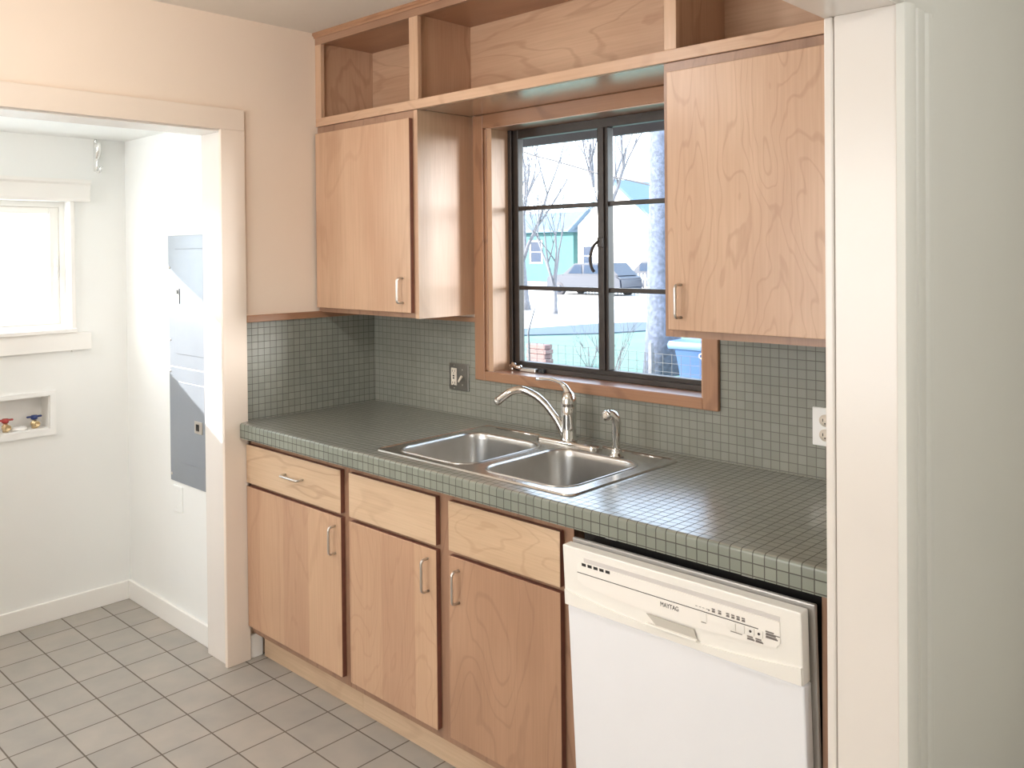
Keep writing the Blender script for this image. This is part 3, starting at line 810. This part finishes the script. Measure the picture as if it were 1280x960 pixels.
# ================================================================== LAUNDRY ROOM
# window
w2 = bpy.data.objects.new('window_2', None); COL.objects.link(w2); w2.location = (L, -1.27, 1.24); ORG[w2.name] = Vector(w2.location); struct(w2)
bm = B()
prism(bm, [(L, 1.789), (L+.018, 1.789), (L+.022, 1.800), (L+.022, 1.862), (L+.034, 1.870), (L+.034, 1.884), (L, 1.884)], 'y', -1.72, -.842)
obj('head_trim', bm, M['trimw'], w2)
bm = B(); box(bm, L, L+.012, -.925, -.905, 1.140, 1.789, bev=.002); box(bm, L, L+.012, -1.64, -1.62, 1.140, 1.789, bev=.002)
obj('side_trim', bm, M['trimw'], w2)
bm = B(); box(bm, L, L+.016, -1.70, -.843, 1.145, 1.222, bev=.002); box(bm, L-.06, L+.024, -1.66, -.905, 1.222, 1.240, bev=.003)
obj('stool_and_apron', bm, M['trimw'], w2)
bm = B()
xa, xb = L-.095, L-.055
box(bm, xa, xb, -.945, -.925, 1.24, 1.789); box(bm, xa, xb, -1.62, -1.60, 1.24, 1.789)
box(bm, xa, xb, -1.60, -.945, 1.24, 1.258); box(bm, xa, xb, -1.60, -.945, 1.765, 1.789)
box(bm, xa+.008, xb-.008, -.985, -.945, 1.258, 1.765, bev=.003); box(bm, xa+.008, xb-.008, -1.60, -1.565, 1.258, 1.765, bev=.003)
box(bm, xa+.008, xb-.008, -1.565, -.985, 1.258, 1.285, bev=.003); box(bm, xa+.008, xb-.008, -1.565, -.985, 1.735, 1.765, bev=.003)
obj('sash', bm, M['trimw'], w2)
bm = B(); box(bm, L-.077, L-.073, -1.565, -.985, 1.285, 1.735)
obj('pane', bm, M['frost'], w2)
bm = B(); tube(bm, [(xb, -.962, 1.50), (xb+.012, -.962, 1.50), (xb+.016, -.962, 1.475), (xb+.016, -.962, 1.45)], .0045, 8)
box(bm, xb-.001, xb+.005, -.97, -.954, 1.47, 1.54, bev=.001)
obj('latch', bm, M['trimw'], w2)
# washer outlet box
wb = thing('washer_outlet_box', 'white recessed washer hookup box with red and blue valves in the laundry wall', 'plumbing box', (L, -1.19, .79))
bm = B()
y0_, y1_ = -1.385, -.9925
for a in ((y0_, y1_, .9615, .980), (y0_, y1_, .793, .8205), (y0_, BX0+.0005, .8205, .9615), (BX1-.0005, y1_, .8205, .9615)):
    box(bm, L+.0005, L+.009, a[0], a[1], a[2], a[3])
obj('face_flange', bm, M['plate_white'], wb)
bm = B()
box(bm, L-.090, L-.086, BX0+.001, BX1-.001, BZ0+.001, BZ1-.001)
box(bm, L-.086, L+.0005, BX0+.001, BX0+.004, BZ0+.001, BZ1-.001); box(bm, L-.086, L+.0005, BX1-.004, BX1-.001, BZ0+.001, BZ1-.001)
box(bm, L-.086, L+.0005, BX0+.004, BX1-.004, BZ0+.001, BZ0+.004); box(bm, L-.086, L+.0005, BX0+.004, BX1-.004, BZ1-.004, BZ1-.001)
obj('recess', bm, M['plate_white'], wb)
for yv, mt, lb in ((-1.178, M['red'], 'red'), (-1.066, M['blue'], 'blue')):
    bm = B(); c0 = (L-.035, yv, 0)
    lathe(bm, [(.011, .824), (.011, .835), (.014, .838), (.014, .850), (.009, .853), (.008, .868)], c0, 'z', 16)
    lathe(bm, [(.008, L-.035), (.008, L-.018), (.0135, L-.016), (.0135, L-.004), (.009, L-.0035), (.009, L-.006)], (0, yv, .844), 'x', 16)
    v_ = obj('valve', bm, M['brass'], wb)
    bm = B(); box(bm, L-.041, L-.029, yv-.030, yv+.030, .869, .877, bev=.003); lathe(bm, [(.012, .862), (.014, .868), (.012, .879)], (L-.035, yv, 0), 'z', 14)
    h_ = obj('valve_handle', bm, mt, v_); h_['label'] = lb+' valve handle'
bm = B(); lathe(bm, [(.030, .8245), (.030, .830), (.024, .836), (.010, .838)], (L-.04, -1.122, 0), 'z', 22)
obj('drain_plug', bm, M['plate_white'], wb)
# breaker panel
YRW = -.6806
ep = thing('electrical_panel', 'tall grey metal breaker panel on the laundry side wall', 'electrical panel', (-.36, YRW, .61))
bm = B(); box(bm, -.512, -.20, YRW-.004, YRW, 1.092, 1.633, bev=.0012)
up_ = obj('upper_cover', bm, M['panelgrey'], ep)
bm = B(); box(bm, -.512, -.20, YRW-.0048, YRW, .612, 1.088, bev=.0012)
obj('lower_cover', bm, M['panelgrey'], ep)
bm = B(); box(bm, -.425, -.205, YRW-.009, YRW-.0048, .700, 1.032, bev=.002)
ld = obj('lower_door', bm, M['panelgrey'], ep)
bm = B(); box(bm, -.285, -.222, YRW-.013, YRW-.009, .838, .888, bev=.002)
lt = obj('latch', bm, M['nickel'], ld)
bm = B(); box(bm, -.268, -.246, YRW-.0145, YRW-.0128, .850, .876)
obj('latch_slot', bm, M['black'], lt)
bm = B(); box(bm, -.445, -.205, YRW-.008, YRW-.004, 1.145, 1.578, bev=.002)
ud = obj('upper_door', bm, M['panelgrey'], ep)
bm = B(); box(bm, -.437, -.405, YRW-.0095, YRW-.008, 1.352, 1.415, bev=.001)
lt2 = obj('latch', bm, M['nickel'], ud)
bm = B(); box(bm, -.428, -.414, YRW-.011, YRW-.0093, 1.392, 1.410); box(bm, -.407, -.404, YRW-.011, YRW-.0093, 1.352, 1.415)
obj('latch_slot', bm, M['black'], lt2)
for x, z in ((-.500, 1.070), (-.500, .640), (-.500, 1.50), (-.500, 1.20)):
    bm = B(); lathe(bm, [(.005, YRW-.0075), (.006, YRW-.0055), (.006, YRW-.003)], (x, 0, z), 'y', 12); obj('screw', bm, M['nickel'], ep)
bp_ = thing('blank_wall_plate', 'small blank cream wall plate below the grey breaker panel', 'wall plate', (-.45, YRW, .485))
bm = B(); box(bm, -.493, -.414, YRW-.006, YRW, .485, .594, bev=.002)
obj('cover_plate', bm, M['wall_white'], bp_)
for z in (.505, .574):
    bm = B(); lathe(bm, [(.003, YRW-.007), (.003, YRW-.005)], (-.4535, 0, z), 'y', 10); obj('screw', bm, M['plate_white'], bp_)
# curtain/clothes hook
hk = thing('wall_hook', 'glossy white metal hook screwed high on the laundry wall next to the window trim', 'hook', (L, -.815, 1.93))
bm = B(); pts = smooth([(L+.003, -.812, 1.925), (L+.008, -.812, 1.945), (L+.007, -.812, 1.99), (L+.004, -.812, 2.045), (L+.014, -.812, 2.064)], 5)
tube(bm, pts, [(.006+.015*math.sin(PI*min(1, (i+1)/(len(pts)))), .006) for i in range(len(pts))], 12)
hb = obj('back_plate', bm, M['hook'], hk)
bm = B(); pts = smooth([(L+.006, -.811, 1.975), (L+.020, -.810, 1.990), (L+.034, -.809, 2.020), (L+.040, -.809, 2.048)], 5)
tube(bm, pts, [.006+.007*math.sin(PI*(i+2)/(len(pts)+3)) for i in range(len(pts))], 14)
obj('upper_prong', bm, M['hook'], hk)
bm = B(); pts = smooth([(L+.008, -.812, 1.932), (L+.022, -.808, 1.922), (L+.036, -.804, 1.928), (L+.040, -.802, 1.945)], 4)
tube(bm, pts, [.006]*(len(pts)-1)+[.0085], 10)
obj('lower_prong', bm, M['hook'], hk)
for z in (1.952, 1.966):
    bm = B(); lathe(bm, [(.003, L+.0125), (.003, L+.0145)], (0, -.812, z), 'x', 10); obj('screw', bm, M['wire'], hb)

# ================================================================== LAMPS
def dome(name, x, y, z, label, r, col, s):
    t = thing(name, label, 'ceiling lamp', (x, y, z-.09))
    bm = B(); lathe(bm, [(r+.02, z-.018), (r+.02, z-.0005)], (x, y, 0), 'z', 32); obj('rim', bm, M['lamp_rim'], t)
    bm = B(); lathe(bm, [(r*.15, z-.088), (r*.55, z-.078), (r*.85, z-.055), (r, z-.018)], (x, y, 0), 'z', 32)
    obj('lamp_shade', bm, emis('lit_lamp_glass', col, s), t)
    return t
def area(name, loc, size, power, col, rot=(0, 0, 0), sy=None):
    l = bpy.data.lights.new(name, 'AREA'); l.energy = power; l.size = size; l.color = col
    if sy: l.shape = 'RECTANGLE'; l.size_y = sy
    else: l.shape = 'DISK'
    o = bpy.data.objects.new(name, l); COL.objects.link(o); o.location = loc; o.rotation_euler = rot; return o
def point(name, loc, r, power, col):
    l = bpy.data.lights.new(name, 'POINT'); l.energy = power; l.shadow_soft_size = r; l.color = col
    o = bpy.data.objects.new(name, l); COL.objects.link(o); o.location = loc; return o
WARM = (1.0, .93, .88)
dome('ceiling_lamp', 1.0, -1.5, ZC, 'round frosted dome lamp on the kitchen ceiling', .13, (1.0, .84, .68, 1), 4)
point('kitchen_bulb', (1.0, -1.5, 2.26), .09, 21, WARM)
area('added_front_fill', (1.25, -3.37, 1.4), 1.4, 45, (.93, .97, 1), (R(90), 0, 0), 1.3)  # fill light added inside the room to brighten the dishwasher front
dome('ceiling_lamp', -.55, -2.1, 2.067, 'small frosted dome lamp added unseen on the laundry ceiling as fill', .09, (1.0, .95, .86, 1), 4)  # unseen fixture added to go with the laundry fill
point('laundry_fill', (-.55, -2.1, 1.90), .09, 29, (.92, .97, 1))  # fill light added to brighten the laundry
dome('ceiling_lamp', 4.0, -1.4, ZC, 'round dome lamp added unseen on the ceiling of the next room as fill', .13, (1.0, .92, .82, 1), 3)  # unseen fixture added to go with the next room's fill
point('hall_fill', (4.0, -1.4, 2.26), .12, 62, (.95, .98, 1))  # fill light added to brighten the wall beside the doorway

# ================================================================== OUTSIDE
GZ = -.6
bm = B(); box(bm, -90, 60, .35, 110, GZ-.2, GZ); 
tag(obj('lawn', bm, M['lawn']), None, None, kind='structure')
bm = B(); prism(bm, [(-16.5, 9.5), (-13.2, 15.6), (-12.6, 18.4), (-11.5, 20), (-8, 27), (10, 50), (50, 100), (-90, 100), (-90, 9.5)], 'z', GZ, GZ+.02)
tag(obj('road', bm, M['road']), None, None, kind='structure')
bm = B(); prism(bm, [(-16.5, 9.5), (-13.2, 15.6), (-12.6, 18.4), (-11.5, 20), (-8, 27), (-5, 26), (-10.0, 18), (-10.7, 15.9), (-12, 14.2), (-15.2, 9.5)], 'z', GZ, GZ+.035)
tag(obj('lawn_shadow_strip', bm, M['lawn_shade']), None, None, kind='structure')  # thin slab coloured as a cast shadow band across the grass
bm = B(); box(bm, -90, -1.3, -40, .35, GZ-.2, GZ)
tag(obj('side_yard', bm, M['lawn']), None, None, kind='structure')
# the house's own eave above the window
ev = thing('roof_eave', 'dark grey roof eave of this house, seen through the top panes of the sink window', 'eave', (1.0, .16, 2.03))
bm = B(); prism(bm, [(.17, 2.13), (.62, 2.085), (.62, 2.12), (.17, 2.165)], 'x', -2.5, 2.28)
obj('soffit', bm, M['eave'], ev)
bm = B(); box(bm, -2.5, 2.2, .62, .645, 2.035, 2.165)
obj('fascia_board', bm, M['eave'], ev)

def branch(bm, p, d, r, ln, depth, rng, spread=.55, seg=6, up=.12):
    pts = [p]; rad = [r]; q = p.copy(); dd = d.copy()
    k = 4
    for i in range(k):
        dd = (dd+Vector((rng.uniform(-.16, .16), rng.uniform(-.16, .16), rng.uniform(-.05, .15)))).normalized()
        q = q+dd*ln/k; pts.append(q.copy()); rad.append(r*(1-.42*(i+1)/k))
    tube(bm, pts, rad, seg)
    if depth == 0: return
    for j in range(rng.choice((2, 3, 3))):
        i0 = rng.choice((2, 3, 4)); nd = (dd+Vector((rng.uniform(-1, 1), rng.uniform(-1, 1), rng.uniform(-.2, .7)))*spread).normalized()
        nd.z += up; nd.normalize()
        branch(bm, pts[i0].copy(), nd, rad[i0]*.72, ln*rng.uniform(.62, .85), depth-1, rng, spread, max(4, seg-1), up)
def tree(name, label, x, y, h, r, depth, seed, mat, group=None, split=.25, lean=(0, 0)):
    rng = random.Random(seed)
    t = thing(name, label, 'tree', (x, y, GZ), group)
    bm = B(); p = Vector((x, y, GZ)); pts = [p]; rad = [r*1.35]
    for i in range(1, 6):
        p = p+Vector((lean[0]*h*split/5+rng.uniform(-.03, .03)*h*.1, lean[1]*h*split/5, h*split/5)); pts.append(p.copy()); rad.append(r*(1.1-.05*i))
    tube(bm, pts, rad, 10)
    obj('trunk', bm, mat, t)
    bm = B()
    for k in range(4):
        a = k*PI/2+rng.uniform(-.5, .5)
        branch(bm, pts[-1]-Vector((0, 0, .05)), Vector((math.cos(a)*.55, math.sin(a)*.55, 1)).normalized(), r*.62, h*.3, depth, rng)
    obj('branches', bm, mat, t)
    return t
tree('bare_tree', 'slender leaning bare tree in the yard, seen in the left window panes', -18.4, 21.5, 9, .13, 5, 5, M['bark'], None, .2, (-.15, 0))
tree('bare_tree', 'thick bare tree trunk beside the blue bin, right edge of the window view', -5.5, 10.7, 12, .27, 5, 11, M['bark2'], None, .40, (-.0, 0))
tree('bare_tree', 'tall bare street tree in front of the white gabled house', -21.3, 30.0, 12, .15, 5, 21, M['bark'], None, .3)
tree('bare_tree', 'small bare tree in front of the grey car, left window panes', -16.2, 20.5, 6.5, .08, 5, 44, M['bark'], None, .15)
tree('bare_tree', 'bare street tree left of the teal house, far across the road', -33.5, 37, 12, .16, 5, 33, M['bark'], None, .3)
# thin bare shrub by the fence
def shrub(label, x, y, h, seed, n, group=None):
    rng = random.Random(seed); bm = B()
    for k in range(n):
        a = rng.uniform(0, 2*PI)
        branch(bm, Vector((x+.05*math.cos(a), y+.05*math.sin(a), GZ)), Vector((math.cos(a)*.55, math.sin(a)*.55, 1)).normalized(), .010, h*.45, 2, rng, .7, 4, .1)
    return tag(obj('bare_shrub', bm, M['bark']), label, 'shrub', group)
shrub('leafless twiggy shrub by the wire fence in front of the thick tree trunk', -5.75, 9.5, 1.4, 3, 7)
shrub('leafless shrub at the foot of the wire fence, middle of the window view', -6.9, 10.4, 1.0, 8, 5)
bm = B(); tube(bm, [(-7.53, 9.45, -.6), (-7.56, 9.45, .1), (-7.44, 9.45, .42), (-7.36, 9.45, .62)], [.022, .018, .014, .008], 8)
tag(obj('garden_stake', bm, M['bark']), 'thin crooked stake standing behind the brick stack in the yard', 'stake')
# fence
fe = thing('wire_fence', 'low weathered wire mesh fence crossing the lawn outside the sink window', 'fence', (-6, 8.3, GZ))
for x in (-8.0, -4.15, -2.0):
    bm = B(); box(bm, x-.03, x+.03, 8.27, 8.33, GZ, .22, bev=.008); obj('post', bm, M['bark'], fe)
bm = B()
x = -11.0
while x < -2.0:
    box(bm, x-.003, x+.003, 8.300, 8.306, GZ, .08); x += .15
for k in range(6): box(bm, -11, -2, 8.298, 8.304, GZ+.04+k*.125, GZ+.046+k*.125)
obj('wire_mesh', bm, M['wire'], fe)
# brick stack
br_ = thing('brick_stack', 'small stack of reddish bricks on the lawn behind the wire fence', 'bricks', (-7.5, 9.9, GZ))
for i in range(5):
    bm = B(); box(bm, -7.93+.02*(i % 2), -7.47+.02*(i % 2), 9.8, 10.02, GZ+i*.088, GZ+i*.088+.080, bev=.008)
    obj('brick_course', bm, M['crate'], br_)
# city bin
bx, by = -4.16, 9.7
tb_ = thing('wheeled_bin', 'blue wheeled city refuse bin standing beside the thick bare tree', 'bin', (bx, by, GZ))
bm = B()
def rr4(w, dpt, z, r=.05): return [(bx+x_, by+y_, z) for x_, y_ in rrect(-w/2, w/2, -dpt/2, dpt/2, r, 4)]
loft(bm, [rr4(.46, .52, GZ+.04), rr4(.50, .56, GZ+.3), rr4(.58, .66, GZ+.62)], cap0=True)
bmesh.ops.recalc_face_normals(bm, faces=bm.faces); obj('bin_body', bm, M['bin'], tb_, auto=40)
bm = B(); loft(bm, [rr4(.80, .72, GZ+.62, .06), rr4(.82, .74, GZ+.68, .06), rr4(.78, .70, GZ+.735, .06), rr4(.5, .45, GZ+.765, .06)], cap0=True)
bmesh.ops.recalc_face_normals(bm, faces=bm.faces); obj('bin_lid', bm, M['binlid'], tb_, auto=40)
for s in (-1, 1):
    bm = B(); lathe(bm, [(.11, -.03), (.125, -.02), (.125, .02), (.11, .03)], (bx+s*.26, by+.24, GZ+.125), 'x', 20); obj('wheel', bm, M['tyre'], tb_)
bm = text_bm('CITY', .115, (bx+.155, by-.335, GZ+.50)); obj('lettering', bm, M['letters'], tb_)

# houses across the road
def house(name, label, x0, x1, y0, y1, hw, hr, mat, windows, porch=None, axis='x'):
    t = thing(name, label, 'house', ((x0+x1)/2, y0, GZ))
    bm = B(); box(bm, x0, x1, y0, y1, GZ, GZ+hw)
    if axis == 'y': prism(bm, [(x0, GZ+hw), (x1, GZ+hw), ((x0+x1)/2, GZ+hr)], 'y', y0, y1)
    else: prism(bm, [(y0, GZ+hw), (y1, GZ+hw), ((y0+y1)/2, GZ+hr)], 'x', x0, x1)
    obj('walls', bm, mat, t)
    bm = B(); e = .5; dz = .22
    if axis == 'y':
        xm = (x0+x1)/2; k = (hr-hw)/(xm-x0)
        prism(bm, [(x0-e, GZ+hw-e*k), (xm, GZ+hr), (xm, GZ+hr+dz), (x0-e, GZ+hw-e*k+dz)], 'y', y0-e, y1+e)
        prism(bm, [(x1+e, GZ+hw-e*k), (xm, GZ+hr), (xm, GZ+hr+dz), (x1+e, GZ+hw-e*k+dz)], 'y', y0-e, y1+e)
    else:
        ym = (y0+y1)/2; k = (hr-hw)/(ym-y0)
        prism(bm, [(y0-e, GZ+hw-e*k), (ym, GZ+hr), (ym, GZ+hr+dz), (y0-e, GZ+hw-e*k+dz)], 'x', x0-e, x1+e)
        prism(bm, [(y1+e, GZ+hw-e*k), (ym, GZ+hr), (ym, GZ+hr+dz), (y1+e, GZ+hw-e*k+dz)], 'x', x0-e, x1+e)
    obj('roof', bm, M['roof'], t)
    for wx, wz, ww, wh in windows:
        bm = B()
        box(bm, wx-ww/2-.09, wx+ww/2+.09, y0-.06, y0+.02, GZ+wz-.09, GZ+wz, bev=0); box(bm, wx-ww/2-.09, wx+ww/2+.09, y0-.06, y0+.02, GZ+wz+wh, GZ+wz+wh+.09)
        box(bm, wx-ww/2-.09, wx-ww/2, y0-.06, y0+.02, GZ+wz, GZ+wz+wh); box(bm, wx+ww/2, wx+ww/2+.09, y0-.06, y0+.02, GZ+wz, GZ+wz+wh)
        box(bm, wx-ww/2, wx+ww/2, y0-.05, y0+.0, GZ+wz+wh/2-.03, GZ+wz+wh/2+.03)
        f = obj('window', bm, M['whitewall'], t)
        bm = B(); box(bm, wx-ww/2, wx+ww/2, y0-.025, y0-.01, GZ+wz, GZ+wz+wh); obj('pane', bm, M['cargl'], f)
    return t
house('house', 'teal sided house across the road, left of the white gabled one', -50, -35.1, 45, 52, 3.7, 4.9, M['teal'], [(-45.5, 1.4, 1.0, 1.5), (-42.6, 1.4, 1.0, 1.5), (-38.5, 1.4, 1.0, 1.5)])
house('house', 'white gabled house across the road with a blue-grey roof', -33.9, -27.5, 44, 54, 3.9, 6.6, M['whitewall'], [(-33.0, 1.2, .8, 1.3)], axis='y')
# white lattice fence
lf = thing('picket_fence', 'low white picket fence along the far side of the road', 'fence', (-22, 33, GZ))
bm = B(); x = -25.5
while x < -17:
    prism(bm, [(x, GZ), (x+.09, GZ), (x+.09, GZ+1.0), (x+.045, GZ+1.08), (x, GZ+1.0)], 'y', 33.0, 33.03); x += .2
obj('pickets', bm, M['whitewall'], lf)
bm = B(); box(bm, -25.5, -17, 33.03, 33.08, GZ+.25, GZ+.35); box(bm, -25.5, -17, 33.03, 33.08, GZ+.75, GZ+.85)
obj('rails', bm, M['whitewall'], lf)
# cars
def car(label, x0, y0, ln=4.6, flip=1, group=None):
    t = thing('car', label, 'car', (x0+ln/2, y0, GZ), group)
    w = 1.8
    def X(u): return x0+(u if flip > 0 else ln-u)
    body = [(0, .35), (.0, .85), (.15, .98), (1.05, 1.05), (ln-.3, 1.0), (ln-.05, .85), (ln, .4), (ln-.1, .28), (.1, .28)]
    bm = B(); prism(bm, [(X(u), GZ+z) for u, z in body], 'y', y0, y0+w)
    bmesh.ops.bevel(bm, geom=[e for e in bm.edges], offset=.06, segments=2, affect='EDGES'); obj('body', bm, M['carpaint'], t, auto=40)
    cab = [(.95, 1.02), (1.75, 1.58), (ln-.9, 1.60), (ln-.25, 1.0)]
    bm = B(); prism(bm, [(X(u), GZ+z) for u, z in cab], 'y', y0+.12, y0+w-.12); obj('cabin', bm, M['carpaint'], t)
    bm = B()
    for a, b_ in ((1.35, 2.2), (2.3, 3.2), (3.3, ln-.75)):
        prism(bm, [(X(a), GZ+1.08), (X(b_), GZ+1.08), (X(b_-.05), GZ+1.5), (X(a+.4 if a < 2 else a+.05), GZ+1.5)], 'y', y0+.10, y0+.125)
    obj('side_window', bm, M['cargl'], t)
    for u in (.85, ln-.85):
        for yy in (y0-.02, y0+w-.2):
            bm = B(); lathe(bm, [(.30, 0), (.33, .03), (.33, .19), (.30, .22)], (X(u), yy, GZ+.33), 'y', 22); wv = obj('wheel', bm, M['tyre'], t)
            bm = B(); lathe(bm, [(.05, -.02), (.19, -.015), (.20, .01)], (X(u), yy, GZ+.33), 'y', 16); obj('hubcap', bm, M['carpaint'], wv)
    return t
car('grey car parked in front of the teal house, left window panes', -25.6, 31.0)
car('grey car parked behind the white picket fence, right window panes', -24.6, 36.5, flip=-1)
# utility wire
bm = B(); tube(bm, smooth([(-15, 14, 5.3), (-11.72, 14, 4.07), (-10.8, 14, 3.796), (-9.7, 14, 3.462), (-8.89, 14, 3.24), (-6, 14, 2.75), (0, 14, 2.9)], 5), .02, 6)
tag(obj('overhead_wire', bm, M['tyre']), 'thin dark overhead wire crossing the bright sky in the upper window panes', 'wire')

# ================================================================== LIGHT
w = bpy.data.worlds.new('World'); scene.world = w; w.use_nodes = True
nt = w.node_tree; nt.nodes.clear()
bgn = nt.nodes.new('ShaderNodeBackground'); ow = nt.nodes.new('ShaderNodeOutputWorld')
sky = nt.nodes.new('ShaderNodeTexSky'); sky.sky_type = 'NISHITA'; sky.sun_disc = False; sky.sun_elevation = R(24); sky.sun_rotation = R(200); sky.air_density = 1.2; sky.dust_density = 3; 
mixw = nt.nodes.new('ShaderNodeMix'); mixw.data_type = 'RGBA'; mixw.inputs[0].default_value = .72
mul = nt.nodes.new('ShaderNodeVectorMath'); mul.operation = 'SCALE'; mul.inputs['Scale'].default_value = .5
nt.links.new(sky.outputs[0], mul.inputs[0]); nt.links.new(mul.outputs[0], mixw.inputs[6]); mixw.inputs[7].default_value = (1.6, 1.95, 2.35, 1)
nt.links.new(mixw.outputs[2], bgn.inputs[0]); bgn.inputs[1].default_value = 3.9
nt.links.new(bgn.outputs[0], ow.inputs[0])
sl = bpy.data.lights.new('sun', 'SUN'); sl.energy = 30; sl.angle = R(.8); sl.color = (1, .95, .88)
so_ = bpy.data.objects.new('sun', sl); COL.objects.link(so_)
sd = Vector((.66, .56, -.30)).normalized(); so_.rotation_euler = sd.to_track_quat('-Z', 'Y').to_euler()
hz = bpy.data.lights.new('added_low_sun', 'SUN'); hz.energy = 6; hz.angle = R(15); hz.color = (1, .98, .95)  # second sun added low on the right to brighten the left cabinet's side
ho = bpy.data.objects.new('added_low_sun', hz); COL.objects.link(ho)
ho.rotation_euler = Vector((-.845, -.53, -.08)).to_track_quat('-Z', 'Y').to_euler()

# ================================================================== CAMERA
f, px, py = 1090.88, 616.67, 327.56
yaw, pit, rol = R(44.066), R(-.6331), R(-.5521)
fwd = Vector((-math.sin(yaw)*math.cos(pit), math.cos(yaw)*math.cos(pit), math.sin(pit)))
r0 = Vector((math.cos(yaw), math.sin(yaw), 0)); u0 = r0.cross(fwd)
r1 = r0*math.cos(rol)+u0*math.sin(rol); u1 = -r0*math.sin(rol)+u0*math.cos(rol)
cam = bpy.data.cameras.new('camera'); co = bpy.data.objects.new('camera', cam); COL.objects.link(co)
mw = Matrix((r1, u1, -fwd)).transposed().to_4x4(); mw.translation = Vector((3.0083, -2.3632, 1.551)); co.matrix_world = mw
cam.sensor_width = 36; cam.sensor_fit = 'HORIZONTAL'; cam.lens = f*36/1280
cam.shift_x = (640-px)/1280; cam.shift_y = -(480-py)/1280
cam.clip_start = .05; cam.clip_end = 300
scene.camera = co
scene.view_settings.view_transform = 'Standard'; scene.view_settings.look = 'None'
scene.view_settings.gamma = 1; scene.view_settings.use_curve_mapping = False
scene.view_settings.exposure = -.5
scene.cycles.max_bounces = 10; scene.cycles.diffuse_bounces = 5; scene.cycles.sample_clamp_indirect = 6
